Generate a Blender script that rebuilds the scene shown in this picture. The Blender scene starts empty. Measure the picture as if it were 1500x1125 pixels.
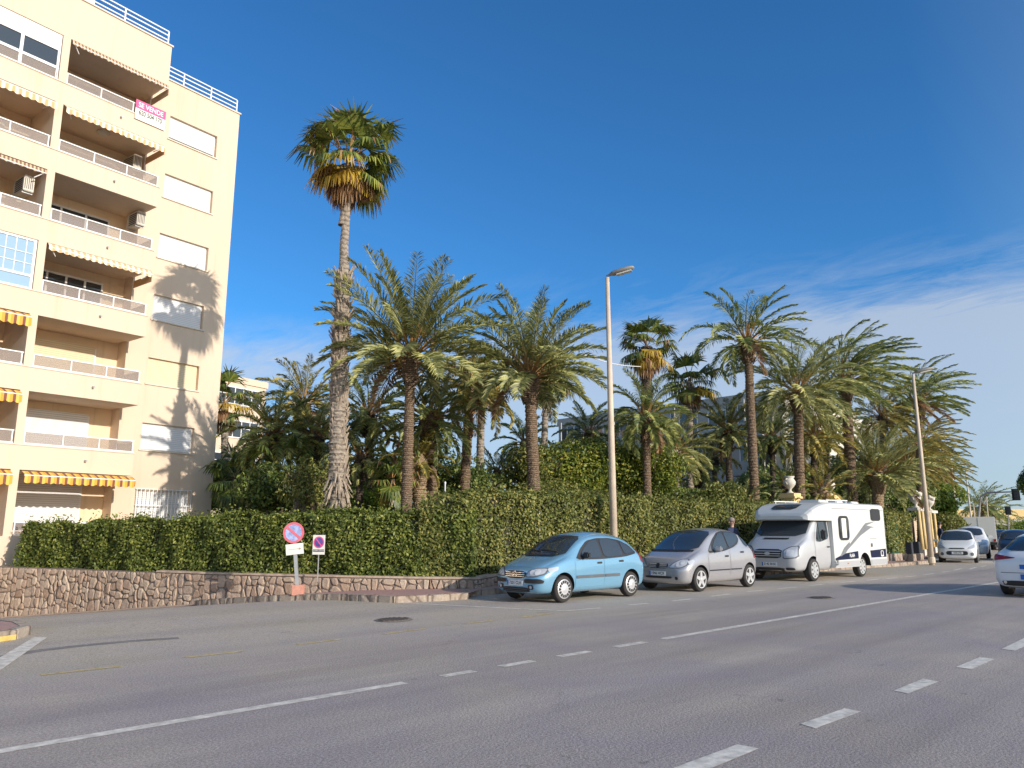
import bpy, bmesh, math, random
import numpy as np
from mathutils import Vector, Matrix
from mathutils.bvhtree import BVHTree
from mathutils.geometry import delaunay_2d_cdt

R = math.radians
random.seed(7)
SC = bpy.context.scene
COL = SC.collection
# world axes: +X runs along the road (to the right of the photo), +Y away from the road to the buildings
TH = R(45.6); PITCH = R(10.8); FPX = 1120.0; EYE = 1.55
sT, cT, sP, cP = math.sin(TH), math.cos(TH), math.sin(PITCH), math.cos(PITCH)

def ray(px, py):
    a = (px - 750) / FPX; b = (562.5 - py) / FPX
    return a, cP - b * sP, sP + b * cP
def c2w(cx, cy, z=0.0):
    return Vector((cx * sT + cy * cT, -cx * cT + cy * sT, z))
def gp(px, py, z=0.0):
    a, y, dz = ray(px, py); t = (z - EYE) / dz
    return c2w(a * t, y * t, z)
def dp(px, py, D):
    a, y, dz = ray(px, py); t = D / y
    return c2w(a * t, D, EYE + dz * t)
def dz_(px, z, D):
    depth = D * cP + (z - EYE) * sP
    return c2w((px - 750) / FPX * depth, D, z)

# ------------------------------------------------------------------ objects
def tag(o, label=None, cat=None, group=None, kind=None):
    if label: o['label'] = label
    if cat: o['category'] = cat
    if group: o['group'] = group
    if kind: o['kind'] = kind
    return o
def thing(name, label, cat, loc=(0, 0, 0), rz=0.0, group=None):
    o = bpy.data.objects.new(name, None); COL.objects.link(o)
    o.location = loc; o.rotation_euler = (0, 0, rz); o.empty_display_size = .2
    return tag(o, label, cat, group)
def wmat(o):
    m = Matrix.Identity(4)
    while o is not None:
        m = o.matrix_basis @ m; o = o.parent
    return m
def link_mesh(name, me, mats, parent=None, world=False):
    if not isinstance(mats, (list, tuple)): mats = [mats]
    if not me.materials:
        for m in mats: me.materials.append(m)
    o = bpy.data.objects.new(name, me); COL.objects.link(o)
    if parent is not None:
        o.parent = parent
        if world: me.transform(wmat(parent).inverted())
    return o

class MB:
    def __init__(s): s.v = []; s.f = []; s.m = []
    def add(s, vs, fs, mi=0):
        n = len(s.v); s.v += [tuple(v) for v in vs]
        for f in fs: s.f.append(tuple(i + n for i in f)); s.m.append(mi)
        return s
    def box(s, a, b, mi=0, M=None):
        x0, y0, z0 = a; x1, y1, z1 = b
        vs = [(x0,y0,z0),(x1,y0,z0),(x1,y1,z0),(x0,y1,z0),(x0,y0,z1),(x1,y0,z1),(x1,y1,z1),(x0,y1,z1)]
        if M is not None: vs = [M @ Vector(v) for v in vs]
        return s.add(vs, [(0,3,2,1),(4,5,6,7),(0,1,5,4),(1,2,6,5),(2,3,7,6),(3,0,4,7)], mi)
    def cbox(s, c, d, mi=0, rz=0.0):
        M = Matrix.Translation(c) @ Matrix.Rotation(rz, 4, 'Z')
        return s.box((-d[0]/2,-d[1]/2,-d[2]/2), (d[0]/2,d[1]/2,d[2]/2), mi, M)
    def tube(s, pts, rad, n=8, mi=0, cap=True):
        pts = [Vector(p) for p in pts]
        if not isinstance(rad, (list, tuple)): rad = [rad] * len(pts)
        vs = []; fs = []
        for i, p in enumerate(pts):
            t = (pts[min(i+1, len(pts)-1)] - pts[max(i-1, 0)]).normalized()
            u = t.cross(Vector((0,0,1)))
            if u.length < .05: u = Vector((1,0,0))
            u.normalize(); w = u.cross(t).normalized()
            for k in range(n):
                a = 2*math.pi*k/n
                vs.append(p + (u*math.cos(a) + w*math.sin(a)) * rad[i])
        for i in range(len(pts)-1):
            for k in range(n):
                a = i*n+k; b = i*n+(k+1) % n
                fs.append((a, b, b+n, a+n))
        if cap:
            fs.append(tuple(range(n))[::-1]); fs.append(tuple(range((len(pts)-1)*n, len(pts)*n)))
        return s.add(vs, fs, mi)
    def lathe(s, prof, c=(0,0,0), n=20, axis='Z', mi=0):
        vs = []; fs = []
        for r, h in prof:
            for k in range(n):
                a = 2*math.pi*k/n
                if axis == 'Z': vs.append((c[0]+r*math.cos(a), c[1]+r*math.sin(a), c[2]+h))
                else: vs.append((c[0]+r*math.cos(a), c[1]+h, c[2]+r*math.sin(a)))
        for i in range(len(prof)-1):
            for k in range(n):
                a = i*n+k; b = i*n+(k+1) % n
                fs.append((a, b, b+n, a+n))
        fs.append(tuple(range(n))[::-1]); fs.append(tuple(range((len(prof)-1)*n, len(prof)*n)))
        return s.add(vs, fs, mi)
    def prism(s, poly, z0, z1, mi=0):      # vertical prism from an xy outline
        n = len(poly)
        vs = [(p[0], p[1], z0) for p in poly] + [(p[0], p[1], z1) for p in poly]
        fs = [tuple(range(n))[::-1], tuple(range(n, 2*n))] + [(i, (i+1) % n, n+(i+1) % n, n+i) for i in range(n)]
        return s.add(vs, fs, mi)
    def mesh(s, name, smooth=False):
        me = bpy.data.meshes.new(name)
        me.from_pydata(s.v, [], s.f)
        me.polygons.foreach_set('material_index', s.m)
        if smooth: me.polygons.foreach_set('use_smooth', [True]*len(s.f))
        me.update()
        return me
    def build(s, name, mats, parent=None, world=False, smooth=False, bevel=0):
        me = s.mesh(name, smooth)
        bm = bmesh.new(); bm.from_mesh(me)
        bmesh.ops.recalc_face_normals(bm, faces=bm.faces)
        if bevel: bmesh.ops.bevel(bm, geom=list(bm.edges), offset=bevel, segments=2, affect='EDGES', clamp_overlap=True)
        bm.to_mesh(me); bm.free()
        return link_mesh(name, me, mats, parent, world)

def quads_mesh(name, V, mats, mi=None, parent=None, world=False):
    """V: (n,4,3) array of quads"""
    n = len(V); me = bpy.data.meshes.new(name)
    me.vertices.add(n*4); me.vertices.foreach_set('co', np.asarray(V, dtype=np.float32).ravel())
    me.loops.add(n*4); me.loops.foreach_set('vertex_index', np.arange(n*4, dtype=np.int32))
    me.polygons.add(n); me.polygons.foreach_set('loop_start', np.arange(0, n*4, 4, dtype=np.int32))
    me.polygons.foreach_set('loop_total', np.full(n, 4, dtype=np.int32))
    if mi is not None: me.polygons.foreach_set('material_index', np.asarray(mi, dtype=np.int32))
    me.update(calc_edges=True); me.validate()
    return link_mesh(name, me, mats, parent, world)

def text_obj(name, body, size, M, mat, parent, ext=0.002, xs=1.0):
    cu = bpy.data.curves.new('t', 'FONT'); cu.body = body; cu.size = size; cu.extrude = ext
    cu.align_x = 'CENTER'; cu.align_y = 'CENTER'
    cu.offset = size * .012
    t = bpy.data.objects.new('t', cu); COL.objects.link(t)
    dg = bpy.context.evaluated_depsgraph_get(); dg.update()
    me = bpy.data.meshes.new_from_object(t.evaluated_get(dg))
    bpy.data.objects.remove(t); bpy.data.curves.remove(cu)
    me.transform(Matrix.Scale(xs, 4, (1,0,0))); me.transform(M)
    return link_mesh(name, me, mat, parent)

# ------------------------------------------------------------------ materials
def newmat(name):
    m = bpy.data.materials.new(name); m.use_nodes = True
    nt = m.node_tree; b = nt.nodes['Principled BSDF']
    return m, nt, b
def N(nt, t, **kw):
    n = nt.nodes.new(t)
    for k, v in kw.items():
        if hasattr(n, k): setattr(n, k, v)
        else: n.inputs[k].default_value = v
    return n
def col4(c): return (c[0], c[1], c[2], 1.0)
def mixc(nt, fac, a, b, mode='MIX'):
    n = nt.nodes.new('ShaderNodeMix'); n.data_type = 'RGBA'; n.blend_type = mode
    for sock, v in ((n.inputs[0], fac), (n.inputs[6], a), (n.inputs[7], b)):
        if hasattr(v, 'is_linked') or isinstance(v, bpy.types.NodeSocket): nt.links.new(v, sock)
        elif isinstance(v, (int, float)): sock.default_value = v
        else: sock.default_value = col4(v)
    return n.outputs[2]
def noise(nt, scale, detail=4, rough=.6, vec=None, dist=0):
    n = nt.nodes.new('ShaderNodeTexNoise'); n.inputs['Scale'].default_value = scale
    n.inputs['Detail'].default_value = detail; n.inputs['Roughness'].default_value = rough
    n.inputs['Distortion'].default_value = dist
    if vec is not None: nt.links.new(vec, n.inputs['Vector'])
    return n.outputs['Fac']
def ramp(nt, fac, stops):
    n = nt.nodes.new('ShaderNodeValToRGB'); e = n.color_ramp.elements
    e[0].position, e[0].color = stops[0][0], col4(stops[0][1])
    e[1].position, e[1].color = stops[-1][0], col4(stops[-1][1])
    for p, c in stops[1:-1]:
        x = e.new(p); x.color = col4(c)
    nt.links.new(fac, n.inputs['Fac']); return n.outputs['Color']
def maprange(nt, v, a, b, c=0.0, d=1.0):
    n = nt.nodes.new('ShaderNodeMapRange')
    nt.links.new(v, n.inputs[0])
    for i, x in enumerate((a, b, c, d)): n.inputs[i+1].default_value = x
    return n.outputs[0]
def coords(nt, kind='Object', scale=(1,1,1), rot=(0,0,0)):
    t = nt.nodes.new('ShaderNodeTexCoord'); mp = nt.nodes.new('ShaderNodeMapping')
    mp.inputs['Scale'].default_value = scale; mp.inputs['Rotation'].default_value = rot
    if kind == 'World':
        g = nt.nodes.new('ShaderNodeNewGeometry'); nt.links.new(g.outputs['Position'], mp.inputs['Vector'])
    else: nt.links.new(t.outputs[kind], mp.inputs['Vector'])
    return mp.outputs['Vector']
def bump(nt, b, h, strength=.3, dist=.02):
    n = nt.nodes.new('ShaderNodeBump'); n.inputs['Strength'].default_value = strength
    n.inputs['Distance'].default_value = dist
    nt.links.new(h, n.inputs['Height']); nt.links.new(n.outputs['Normal'], b.inputs['Normal'])

def m_plain(name, c, rough=.5, metal=0.0, var=.12, scale=3.0, bmp=0.0, coat=0.0, spec=.5, fine=0.0):
    m, nt, b = newmat(name)
    v = coords(nt, 'World')
    f = noise(nt, scale, 5, .6, v)
    lo = [x*(1-var) for x in c]; hi = [min(1, x*(1+var)) for x in c]
    o = mixc(nt, maprange(nt, f, .3, .7), lo, hi)
    nt.links.new(o, b.inputs['Base Color'])
    b.inputs['Roughness'].default_value = rough; b.inputs['Metallic'].default_value = metal
    b.inputs['Coat Weight'].default_value = coat; b.inputs['Specular IOR Level'].default_value = spec
    b.inputs['Coat Roughness'].default_value = .025
    if bmp: bump(nt, b, noise(nt, 60, 3, .6, v), bmp, .01)
    return m
def m_leaf(name, stops, rough=.45, trans=.3, spec=.35):
    m, nt, b = newmat(name)
    g = nt.nodes.new('ShaderNodeNewGeometry')
    big = noise(nt, .9, 3, .6, coords(nt, 'World'))
    add = nt.nodes.new('ShaderNodeMath'); add.operation = 'MULTIPLY_ADD'
    nt.links.new(big, add.inputs[0]); add.inputs[1].default_value = .9
    sub = nt.nodes.new('ShaderNodeMath'); sub.operation = 'MULTIPLY_ADD'
    nt.links.new(g.outputs['Random Per Island'], sub.inputs[0]); sub.inputs[1].default_value = .75; sub.inputs[2].default_value = -.33
    nt.links.new(sub.outputs[0], add.inputs[2])
    c = ramp(nt, add.outputs[0], stops)
    nt.links.new(c, b.inputs['Base Color'])
    b.inputs['Roughness'].default_value = rough; b.inputs['Specular IOR Level'].default_value = spec
    tr = nt.nodes.new('ShaderNodeBsdfTranslucent'); nt.links.new(c, tr.inputs['Color'])
    mx = nt.nodes.new('ShaderNodeMixShader'); mx.inputs[0].default_value = trans
    out = nt.nodes['Material Output']
    nt.links.new(b.outputs[0], mx.inputs[1]); nt.links.new(tr.outputs[0], mx.inputs[2])
    nt.links.new(mx.outputs[0], out.inputs['Surface'])
    return m
def m_asphalt():
    m, nt, b = newmat('asphalt')
    w = coords(nt, 'World'); sep = nt.nodes.new('ShaderNodeSeparateXYZ'); nt.links.new(w, sep.inputs[0])
    streak = noise(nt, 1, 5, .6, coords(nt, 'World', (.12, 1.1, 1)))
    blotch = noise(nt, .45, 5, .65, w, .5)
    fine = noise(nt, 45, 2, .7, w); fine2 = noise(nt, 160, 2, .6, w)
    base = ramp(nt, streak, [(.25, (0.241,0.207,0.175)), (.5, (0.312,0.270,0.229)), (.75, (0.389,0.337,0.284))])
    old = ramp(nt, blotch, [(.25, (0.309,0.269,0.204)), (.5, (0.413,0.362,0.279)), (.8, (0.492,0.434,0.339))])
    # worn parking lane and side street start beyond Y = 9.6
    wob = nt.nodes.new('ShaderNodeMath'); wob.operation = 'MULTIPLY_ADD'; wob.inputs[1].default_value = 1.2
    nt.links.new(blotch, wob.inputs[0]); nt.links.new(sep.outputs['Y'], wob.inputs[2])
    f1 = maprange(nt, wob.outputs[0], 9.3, 10.9)
    c = mixc(nt, f1, base, old)
    c = mixc(nt, maprange(nt, blotch, .35, .75, 0, .7), c, (.225,.195,.222))
    c = mixc(nt, maprange(nt, fine, .35, .65, 0, 1), c, mixc(nt, 1.0, c, (1.7,1.68,1.65), 'MULTIPLY'))
    c = mixc(nt, maprange(nt, fine2, .56, .68, 0, .8), c, (.035,.033,.035))
    # worn cracks
    vo = nt.nodes.new('ShaderNodeTexVoronoi'); vo.feature = 'DISTANCE_TO_EDGE'; vo.inputs['Scale'].default_value = .16
    wv = nt.nodes.new('ShaderNodeVectorMath'); wv.operation = 'MULTIPLY_ADD'
    nn = nt.nodes.new('ShaderNodeTexNoise'); nn.inputs['Scale'].default_value = 1.4; nn.inputs['Detail'].default_value = 6
    nt.links.new(w, nn.inputs['Vector']); nt.links.new(nn.outputs['Color'], wv.inputs[0])
    wv.inputs[1].default_value = (1.5,1.5,0); nt.links.new(w, wv.inputs[2]); nt.links.new(wv.outputs[0], vo.inputs['Vector'])
    c = mixc(nt, maprange(nt, vo.outputs['Distance'], .0, .002, .22, 0), c, (.04,.038,.036))
    lane = noise(nt, 1, 3, .5, coords(nt, 'World', (.03, .62, 1))); c = mixc(nt, maprange(nt, lane, .52, .66, 0, .45), c, mixc(nt, 1.0, c, (.72,.72,.76), 'MULTIPLY'))
    spots = noise(nt, 1.7, 6, .7, w, 1.0)
    c = mixc(nt, maprange(nt, spots, .655, .72, 0, .55), c, (.08,.072,.07))
    nt.links.new(c, b.inputs['Base Color'])
    b.inputs['Roughness'].default_value = .85; b.inputs['Specular IOR Level'].default_value = .3
    bump(nt, b, fine, .5, .012)
    return m
def m_stone(name, scale, pal, mortar=(.10,.075,.055), sx=(1,1,1), bs=.9):
    m, nt, b = newmat(name)
    v0 = coords(nt, 'World', sx)
    nn = nt.nodes.new('ShaderNodeTexNoise'); nn.inputs['Scale'].default_value = 3.5; nn.inputs['Detail'].default_value = 3
    nt.links.new(v0, nn.inputs['Vector'])
    wv = nt.nodes.new('ShaderNodeVectorMath'); wv.operation = 'MULTIPLY_ADD'
    nt.links.new(nn.outputs['Color'], wv.inputs[0]); wv.inputs[1].default_value = (.22,.22,.22); nt.links.new(v0, wv.inputs[2])
    vo = nt.nodes.new('ShaderNodeTexVoronoi'); vo.feature = 'DISTANCE_TO_EDGE'; vo.inputs['Scale'].default_value = scale
    vc = nt.nodes.new('ShaderNodeTexVoronoi'); vc.feature = 'F1'; vc.inputs['Scale'].default_value = scale
    for x in (vo, vc): x.inputs['Randomness'].default_value = .9; nt.links.new(wv.outputs[0], x.inputs['Vector'])
    sep = nt.nodes.new('ShaderNodeSeparateColor'); nt.links.new(vc.outputs['Color'], sep.inputs[0])
    c = ramp(nt, sep.outputs[0], pal)
    g = noise(nt, 14, 6, .7, coords(nt, 'World'))
    c = mixc(nt, maprange(nt, g, .3, .7, 0, 1), mixc(nt, 1.0, c, (.62,.6,.58), 'MULTIPLY'), c)
    c = mixc(nt, maprange(nt, vo.outputs['Distance'], .015, .07), mortar, c)
    sh = noise(nt, 1.1, 3, .6, coords(nt, 'World')); c = mixc(nt, maprange(nt, sh, .35, .7, 0, .45), c, (.34,.25,.19))
    nt.links.new(c, b.inputs['Base Color']); b.inputs['Roughness'].default_value = .9
    hh = nt.nodes.new('ShaderNodeMath'); hh.operation = 'MULTIPLY_ADD'
    nt.links.new(g, hh.inputs[0]); hh.inputs[1].default_value = .35
    nt.links.new(maprange(nt, vo.outputs['Distance'], 0, .16), hh.inputs[2])
    bump(nt, b, hh.outputs[0], bs, .09)
    return m
def m_tiles(name, c1, c2, size=.2, joint=(.3,.2,.16)):
    m, nt, b = newmat(name)
    br = nt.nodes.new('ShaderNodeTexBrick'); br.offset = 0
    br.inputs['Scale'].default_value = 1/size; br.inputs['Brick Width'].default_value = 1; br.inputs['Row Height'].default_value = 1
    br.inputs['Mortar Size'].default_value = .04
    br.inputs['Color1'].default_value = col4(c1); br.inputs['Color2'].default_value = col4(c2); br.inputs['Mortar'].default_value = col4(joint)
    w = coords(nt, 'World'); nt.links.new(w, br.inputs['Vector'])
    g = noise(nt, 2.2, 6, .7, w)
    c = mixc(nt, maprange(nt, g, .3, .75, 0, .6), br.outputs['Color'], (.36,.26,.22))
    nt.links.new(c, b.inputs['Base Color']); b.inputs['Roughness'].default_value = .8
    return m
def m_stucco(name, c, stain=(.56,.44,.29)):
    m, nt, b = newmat(name)
    w = coords(nt, 'World')
    big = noise(nt, .35, 4, .6, w)
    drip = noise(nt, 1, 6, .65, coords(nt, 'World', (3.2,3.2,.22)))
    col = mixc(nt, maprange(nt, big, .3, .7), [x*.94 for x in c], c)
    col = mixc(nt, maprange(nt, drip, .54, .80, 0, .6), col, stain)
    nt.links.new(col, b.inputs['Base Color']); b.inputs['Roughness'].default_value = .88
    b.inputs['Specular IOR Level'].default_value = .2
    bump(nt, b, noise(nt, 55, 3, .6, w), .25, .012)
    return m
def m_stripes(name, cols, width, axis='X'):
    m, nt, b = newmat(name)
    t = nt.nodes.new('ShaderNodeTexCoord'); s = nt.nodes.new('ShaderNodeSeparateXYZ')
    nt.links.new(t.outputs['Object'], s.inputs[0])
    mt = nt.nodes.new('ShaderNodeMath'); mt.operation = 'MULTIPLY'; mt.inputs[1].default_value = 1/(width*len(cols))
    nt.links.new(s.outputs[axis], mt.inputs[0])
    fr = nt.nodes.new('ShaderNodeMath'); fr.operation = 'FRACT'; nt.links.new(mt.outputs[0], fr.inputs[0])
    n = nt.nodes.new('ShaderNodeValToRGB'); n.color_ramp.interpolation = 'CONSTANT'
    e = n.color_ramp.elements; e[0].color = col4(cols[0]); e[1].position = 1/len(cols); e[1].color = col4(cols[1])
    for i, c in enumerate(cols[2:]): x = e.new((i+2)/len(cols)); x.color = col4(c)
    nt.links.new(fr.outputs[0], n.inputs['Fac']); nt.links.new(n.outputs['Color'], b.inputs['Base Color'])
    b.inputs['Roughness'].default_value = .8
    return m
def m_glass(name, c, rough=.05, alpha=1.0, metal=0.0, spec=1.0):
    m, nt, b = newmat(name)
    b.inputs['Base Color'].default_value = col4(c); b.inputs['Roughness'].default_value = rough
    b.inputs['Alpha'].default_value = alpha; b.inputs['Metallic'].default_value = metal
    b.inputs['Specular IOR Level'].default_value = spec; b.inputs['IOR'].default_value = 1.5
    return m
def m_trunk(name, c1, c2, ring=14, bs=.8):
    m, nt, b = newmat(name)
    w = coords(nt, 'World', (1, 1, 1))
    g = noise(nt, 9, 6, .7, w)
    wv = nt.nodes.new('ShaderNodeTexWave'); wv.bands_direction = 'Z'; wv.inputs['Scale'].default_value = ring/6.28
    wv.inputs['Distortion'].default_value = 5.5; wv.inputs['Detail'].default_value = 3; wv.inputs['Detail Scale'].default_value = 2.5
    nt.links.new(w, wv.inputs['Vector'])
    c = mixc(nt, maprange(nt, g, .3, .7), c1, c2)
    c = mixc(nt, maprange(nt, wv.outputs['Fac'], .0, .45, .6, 0), c, [x*.35 for x in c1])
    nt.links.new(c, b.inputs['Base Color']); b.inputs['Roughness'].default_value = .92
    b.inputs['Specular IOR Level'].default_value = .15
    bump(nt, b, wv.outputs['Fac'], bs, .03)
    return m

M = {}
def m_rubble(name, pal):
    m, nt, b = newmat(name); g = nt.nodes.new('ShaderNodeNewGeometry')
    c = ramp(nt, g.outputs['Random Per Island'], pal); f = noise(nt, 11, 6, .7, coords(nt, 'World'))
    c = mixc(nt, maprange(nt, f, .3, .7, 0, 1), mixc(nt, 1.0, c, (.66,.62,.58), 'MULTIPLY'), c)
    nt.links.new(c, b.inputs['Base Color']); b.inputs['Roughness'].default_value = .92; bump(nt, b, f, .8, .03); return m
M['rubble'] = m_rubble('rubble_stones', [(0,(0.410,0.284,0.202)),(.2,(0.513,0.392,0.293)),(.4,(0.431,0.333,0.266)),(.6,(0.564,0.451,0.339)),(.8,(0.472,0.343,0.257)),(1,(0.616,0.510,0.395))])
M['mortar'] = m_plain('wall_mortar', (0.210,0.164,0.130), .95, 0, .25, 6, .8)
M['asphalt'] = m_asphalt()
M['soil'] = m_plain('soil', (.17,.125,.085), .95, 0, .4, 1.2, .6)
M['garden'] = m_plain('garden_soil', (.10,.095,.045), .95, 0, .5, 1.5, .6)
M['stone'] = m_stone('wall_stone', 5.6, [(0,(.30,.20,.145)),(.3,(.43,.31,.23)),(.55,(.50,.40,.31)),(.8,(.36,.28,.23)),(1,(.54,.44,.33))], (.21,.155,.12), (1,1,.62))
M['kerbstone'] = m_stone('kerb_stone', 2.6, [(0,(.42,.34,.27)),(.5,(.52,.44,.35)),(1,(.46,.38,.30))], (.16,.12,.09), (1,1,.4), .5)
M['coping'] = m_plain('wall_coping', (.47,.36,.27), .9, 0, .3, 5, .6)
M['paving'] = m_tiles('pink_paving', (.50,.27,.24), (.44,.24,.21))
M['white_line'] = m_plain('road_paint_white', (0.660,0.609,0.522), .7, 0, .35, 9)
M['yellow_line'] = m_plain('road_paint_yellow', (0.504,0.396,0.198), .8, 0, .4, 12)
M['yellow_kerb'] = m_plain('yellow_kerb_paint', (.66,.45,.13), .7, 0, .25, 8)
M['stucco'] = m_stucco('cream_stucco', (.735,.59,.445))
M['stucco_in'] = m_stucco('lifted_recess_stucco', (.84,.66,.45))  # cream stucco of the recesses, lightened to lift their shade
M['stucco_pale'] = m_stucco('pale_stucco', (.72,.66,.56))
M['shutter'] = m_stripes('white_shutter_slats', [(.76,.76,.75),(.76,.76,.75),(.76,.76,.75),(.76,.76,.75),(.76,.76,.75),(.45,.45,.45)], .012, 'Z')
M['shutter_cream'] = m_stripes('cream_shutter_slats', [(.76,.63,.42)]*5+[(.5,.4,.26)], .012, 'Z')
M['white_metal'] = m_plain('white_metal', (.80,.79,.77), .4, 0, .04)
M['rail_glass'] = m_glass('smoked_rail_glass', (.36,.30,.26), .35, .5, 0, .3)
M['dark_glass'] = m_glass('dark_window_glass', (.035,.045,.055), .04)
M['blue_glass'] = m_glass('painted_sky_glass', (.28,.42,.55), .08)  # blue of the reflected sky put into the base colour
M['awning_a'] = m_stripes('awning_orange_brown', [(.80,.36,.05),(.22,.08,.05),(.80,.50,.10)], .085)
M['awning_b'] = m_stripes('awning_tan_cream', [(.70,.42,.20),(.86,.74,.55)], .10)
M['awning_c'] = m_stripes('awning_brown', [(.22,.12,.07),(.62,.44,.27)], .06)
M['ac_white'] = m_plain('aircon_casing', (.62,.57,.48), .5, 0, .08)
M['ac_dark'] = m_plain('aircon_grille', (.07,.06,.055), .6)
M['leaf_hedge'] = m_leaf('hedge_leaves', [(.1,(0.051,0.075,0.015)),(.40,(0.106,0.144,0.028)),(.68,(0.211,0.243,0.046)),(.98,(0.378,0.393,0.091))], .5, .25)
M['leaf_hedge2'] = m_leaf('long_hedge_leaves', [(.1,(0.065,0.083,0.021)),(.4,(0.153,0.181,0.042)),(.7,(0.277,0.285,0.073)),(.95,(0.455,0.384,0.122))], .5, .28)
M['leaf_bush'] = m_leaf('bush_leaves', [(.1,(0.043,0.071,0.015)),(.4,(0.129,0.179,0.027)),(.75,(0.302,0.331,0.044)),(.95,(0.489,0.402,0.075))], .5, .3)
M['leaf_bright'] = m_leaf('bright_leaves', [(.1,(0.069,0.115,0.017)),(.5,(0.196,0.276,0.034)),(.9,(0.414,0.460,0.069))], .5, .35)
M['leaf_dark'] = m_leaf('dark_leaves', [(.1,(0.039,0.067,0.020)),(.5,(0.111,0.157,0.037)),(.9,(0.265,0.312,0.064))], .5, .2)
M['hedge_core'] = m_plain('dark_core', (.030,.028,.016), .95, 0, .4, 8)
M['frond'] = m_leaf('date_palm_leaflets', [(.05,(0.102,0.124,0.039)),(.4,(0.277,0.291,0.099)),(.7,(0.497,0.487,0.190)),(.95,(0.803,0.757,0.311))], .45, .36, .4)
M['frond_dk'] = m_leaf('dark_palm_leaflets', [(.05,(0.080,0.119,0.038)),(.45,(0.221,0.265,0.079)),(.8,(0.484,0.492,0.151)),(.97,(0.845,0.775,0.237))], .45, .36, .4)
M['frond_yel'] = m_leaf('yellow_palm_leaflets', [(.05,(0.122,0.124,0.026)),(.4,(0.315,0.273,0.068)),(.75,(0.575,0.472,0.136)),(.97,(0.821,0.646,0.212))], .45, .36, .4)  # yellower leaf colour, used for some of the palms
M['fan_green'] = m_leaf('fan_palm_green', [(.05,(0.053,0.089,0.021)),(.45,(0.149,0.193,0.042)),(.85,(0.333,0.354,0.070))], .4, .25, .5)
M['fan_yellow'] = m_leaf('fan_palm_yellow', [(.05,(.30,.18,.03)),(.5,(.55,.36,.05)),(.9,(.66,.52,.09))], .5, .3)
M['fan_brown'] = m_leaf('fan_palm_dry', [(.05,(.14,.07,.03)),(.5,(.33,.18,.085)),(.9,(.50,.34,.19))], .7, .2)
M['stalk'] = m_plain('orange_leaf_stalks', (.44,.26,.10), .6, 0, .35, 6)
M['stalk_green'] = m_plain('green_leaf_stalks', (.24,.24,.11), .6, 0, .25, 6)
M['trunk'] = m_trunk('date_palm_bark', (.17,.115,.075), (.30,.215,.145), 30)
M['trunk_tan'] = m_trunk('tan_palm_bark', (.30,.21,.13), (.46,.34,.22), 30)
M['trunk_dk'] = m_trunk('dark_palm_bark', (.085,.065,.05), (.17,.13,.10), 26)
M['trunk_grey'] = m_trunk('grey_palm_bark', (.25,.205,.16), (.42,.36,.29), 12, .5)
M['boot'] = m_plain('old_leaf_bases', (.33,.265,.20), .9, 0, .45, 9)
M['bark'] = m_plain('bark', (.13,.10,.07), .95, 0, .4, 10, .8)
M['pole'] = m_plain('concrete_lamp_pole', (.60,.49,.37), .75, 0, .14, 2.5, .3)
M['galv'] = m_plain('galvanised_steel', (.45,.46,.46), .45, .4, .15, 6)
M['lamp_grey'] = m_plain('lamp_head_grey', (.30,.28,.25), .5, .1, .1)
M['lamp_glass'] = m_plain('lamp_glass', (.75,.73,.66), .2)
M['chrome'] = m_plain('chrome', (.80,.80,.80), .12, 1.0, .03)
M['rim'] = m_plain('silver_rim', (.70,.70,.69), .35, .5, .05)
M['tyre'] = m_plain('tyre_rubber', (.035,.032,.030), .85, 0, .25, 8)
M['black_pl'] = m_plain('black_plastic', (.025,.025,.027), .5, 0, .1)
M['grey_pl'] = m_plain('grey_plastic', (.11,.12,.13), .55, 0, .1)
M['lamp_lens'] = m_glass('headlight_lens', (.50,.52,.54), .12, 1.0, .15)
M['bulb'] = m_plain('headlight_bowl', (.74,.74,.72), .25, .25, .05)
M['post_dark'] = m_plain('dark_post_paint', (.03,.035,.045), .6)
M['red_lens'] = m_glass('tail_light_lens', (.30,.012,.015), .12)
M['orange_lens'] = m_glass('indicator_lens', (.75,.28,.04), .15)
M['plate'] = m_plain('number_plate_white', (.78,.78,.76), .4, 0, .04)
M['ink'] = m_plain('black_ink', (.02,.02,.025), .6, 0, .05)
M['white_ink'] = m_plain('white_ink', (.86,.86,.86), .6, 0, .03)
M['blue_ink'] = m_plain('blue_ink', (.03,.14,.48), .45, 0, .06)
M['paint_blue'] = m_plain('light_blue_car_paint', (.205,.42,.585), .22, .3, .03, 1.5, 0, .9)
M['paint_silver'] = m_plain('silver_car_paint', (.47,.46,.47), .24, .45, .03, 1.5, 0, .8)
M['paint_white'] = m_plain('white_car_paint', (.80,.80,.79), .3, 0, .03, 1.5, 0, .8)
M['paint_cab'] = m_plain('silver_white_cab_paint', (.58,.58,.58), .3, .25, .03, 1.5, 0, .8)
M['paint_navy'] = m_plain('navy_car_paint', (.012,.018,.04), .35, 0, .03, 1.5, 0, .8)
M['gel'] = m_plain('motorhome_panel', (.66,.66,.62), .38, 0, .03, 1, 0, .3)
M['navy'] = m_plain('navy_stripe', (.008,.012,.042), .4, spec=.2)
M['stripe_grey'] = m_plain('grey_swoosh', (.20,.21,.22), .4)
M['skin'] = m_plain('skin', (.52,.31,.23), .55, 0, .06, 12)
M['hair_grey'] = m_plain('grey_hair', (.28,.22,.19), .8, 0, .3, 40)
M['cloth_navy'] = m_plain('navy_cloth', (.03,.04,.085), .9)
M['cloth_jeans'] = m_plain('denim', (.05,.08,.14), .9)
M['sign_red'] = m_plain('faded_red_sign', (.72,.16,.20), .45, 0, .2, 12)
M['sign_blue'] = m_plain('faded_blue_sign', (.36,.42,.72), .45, 0, .45, 9)
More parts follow.
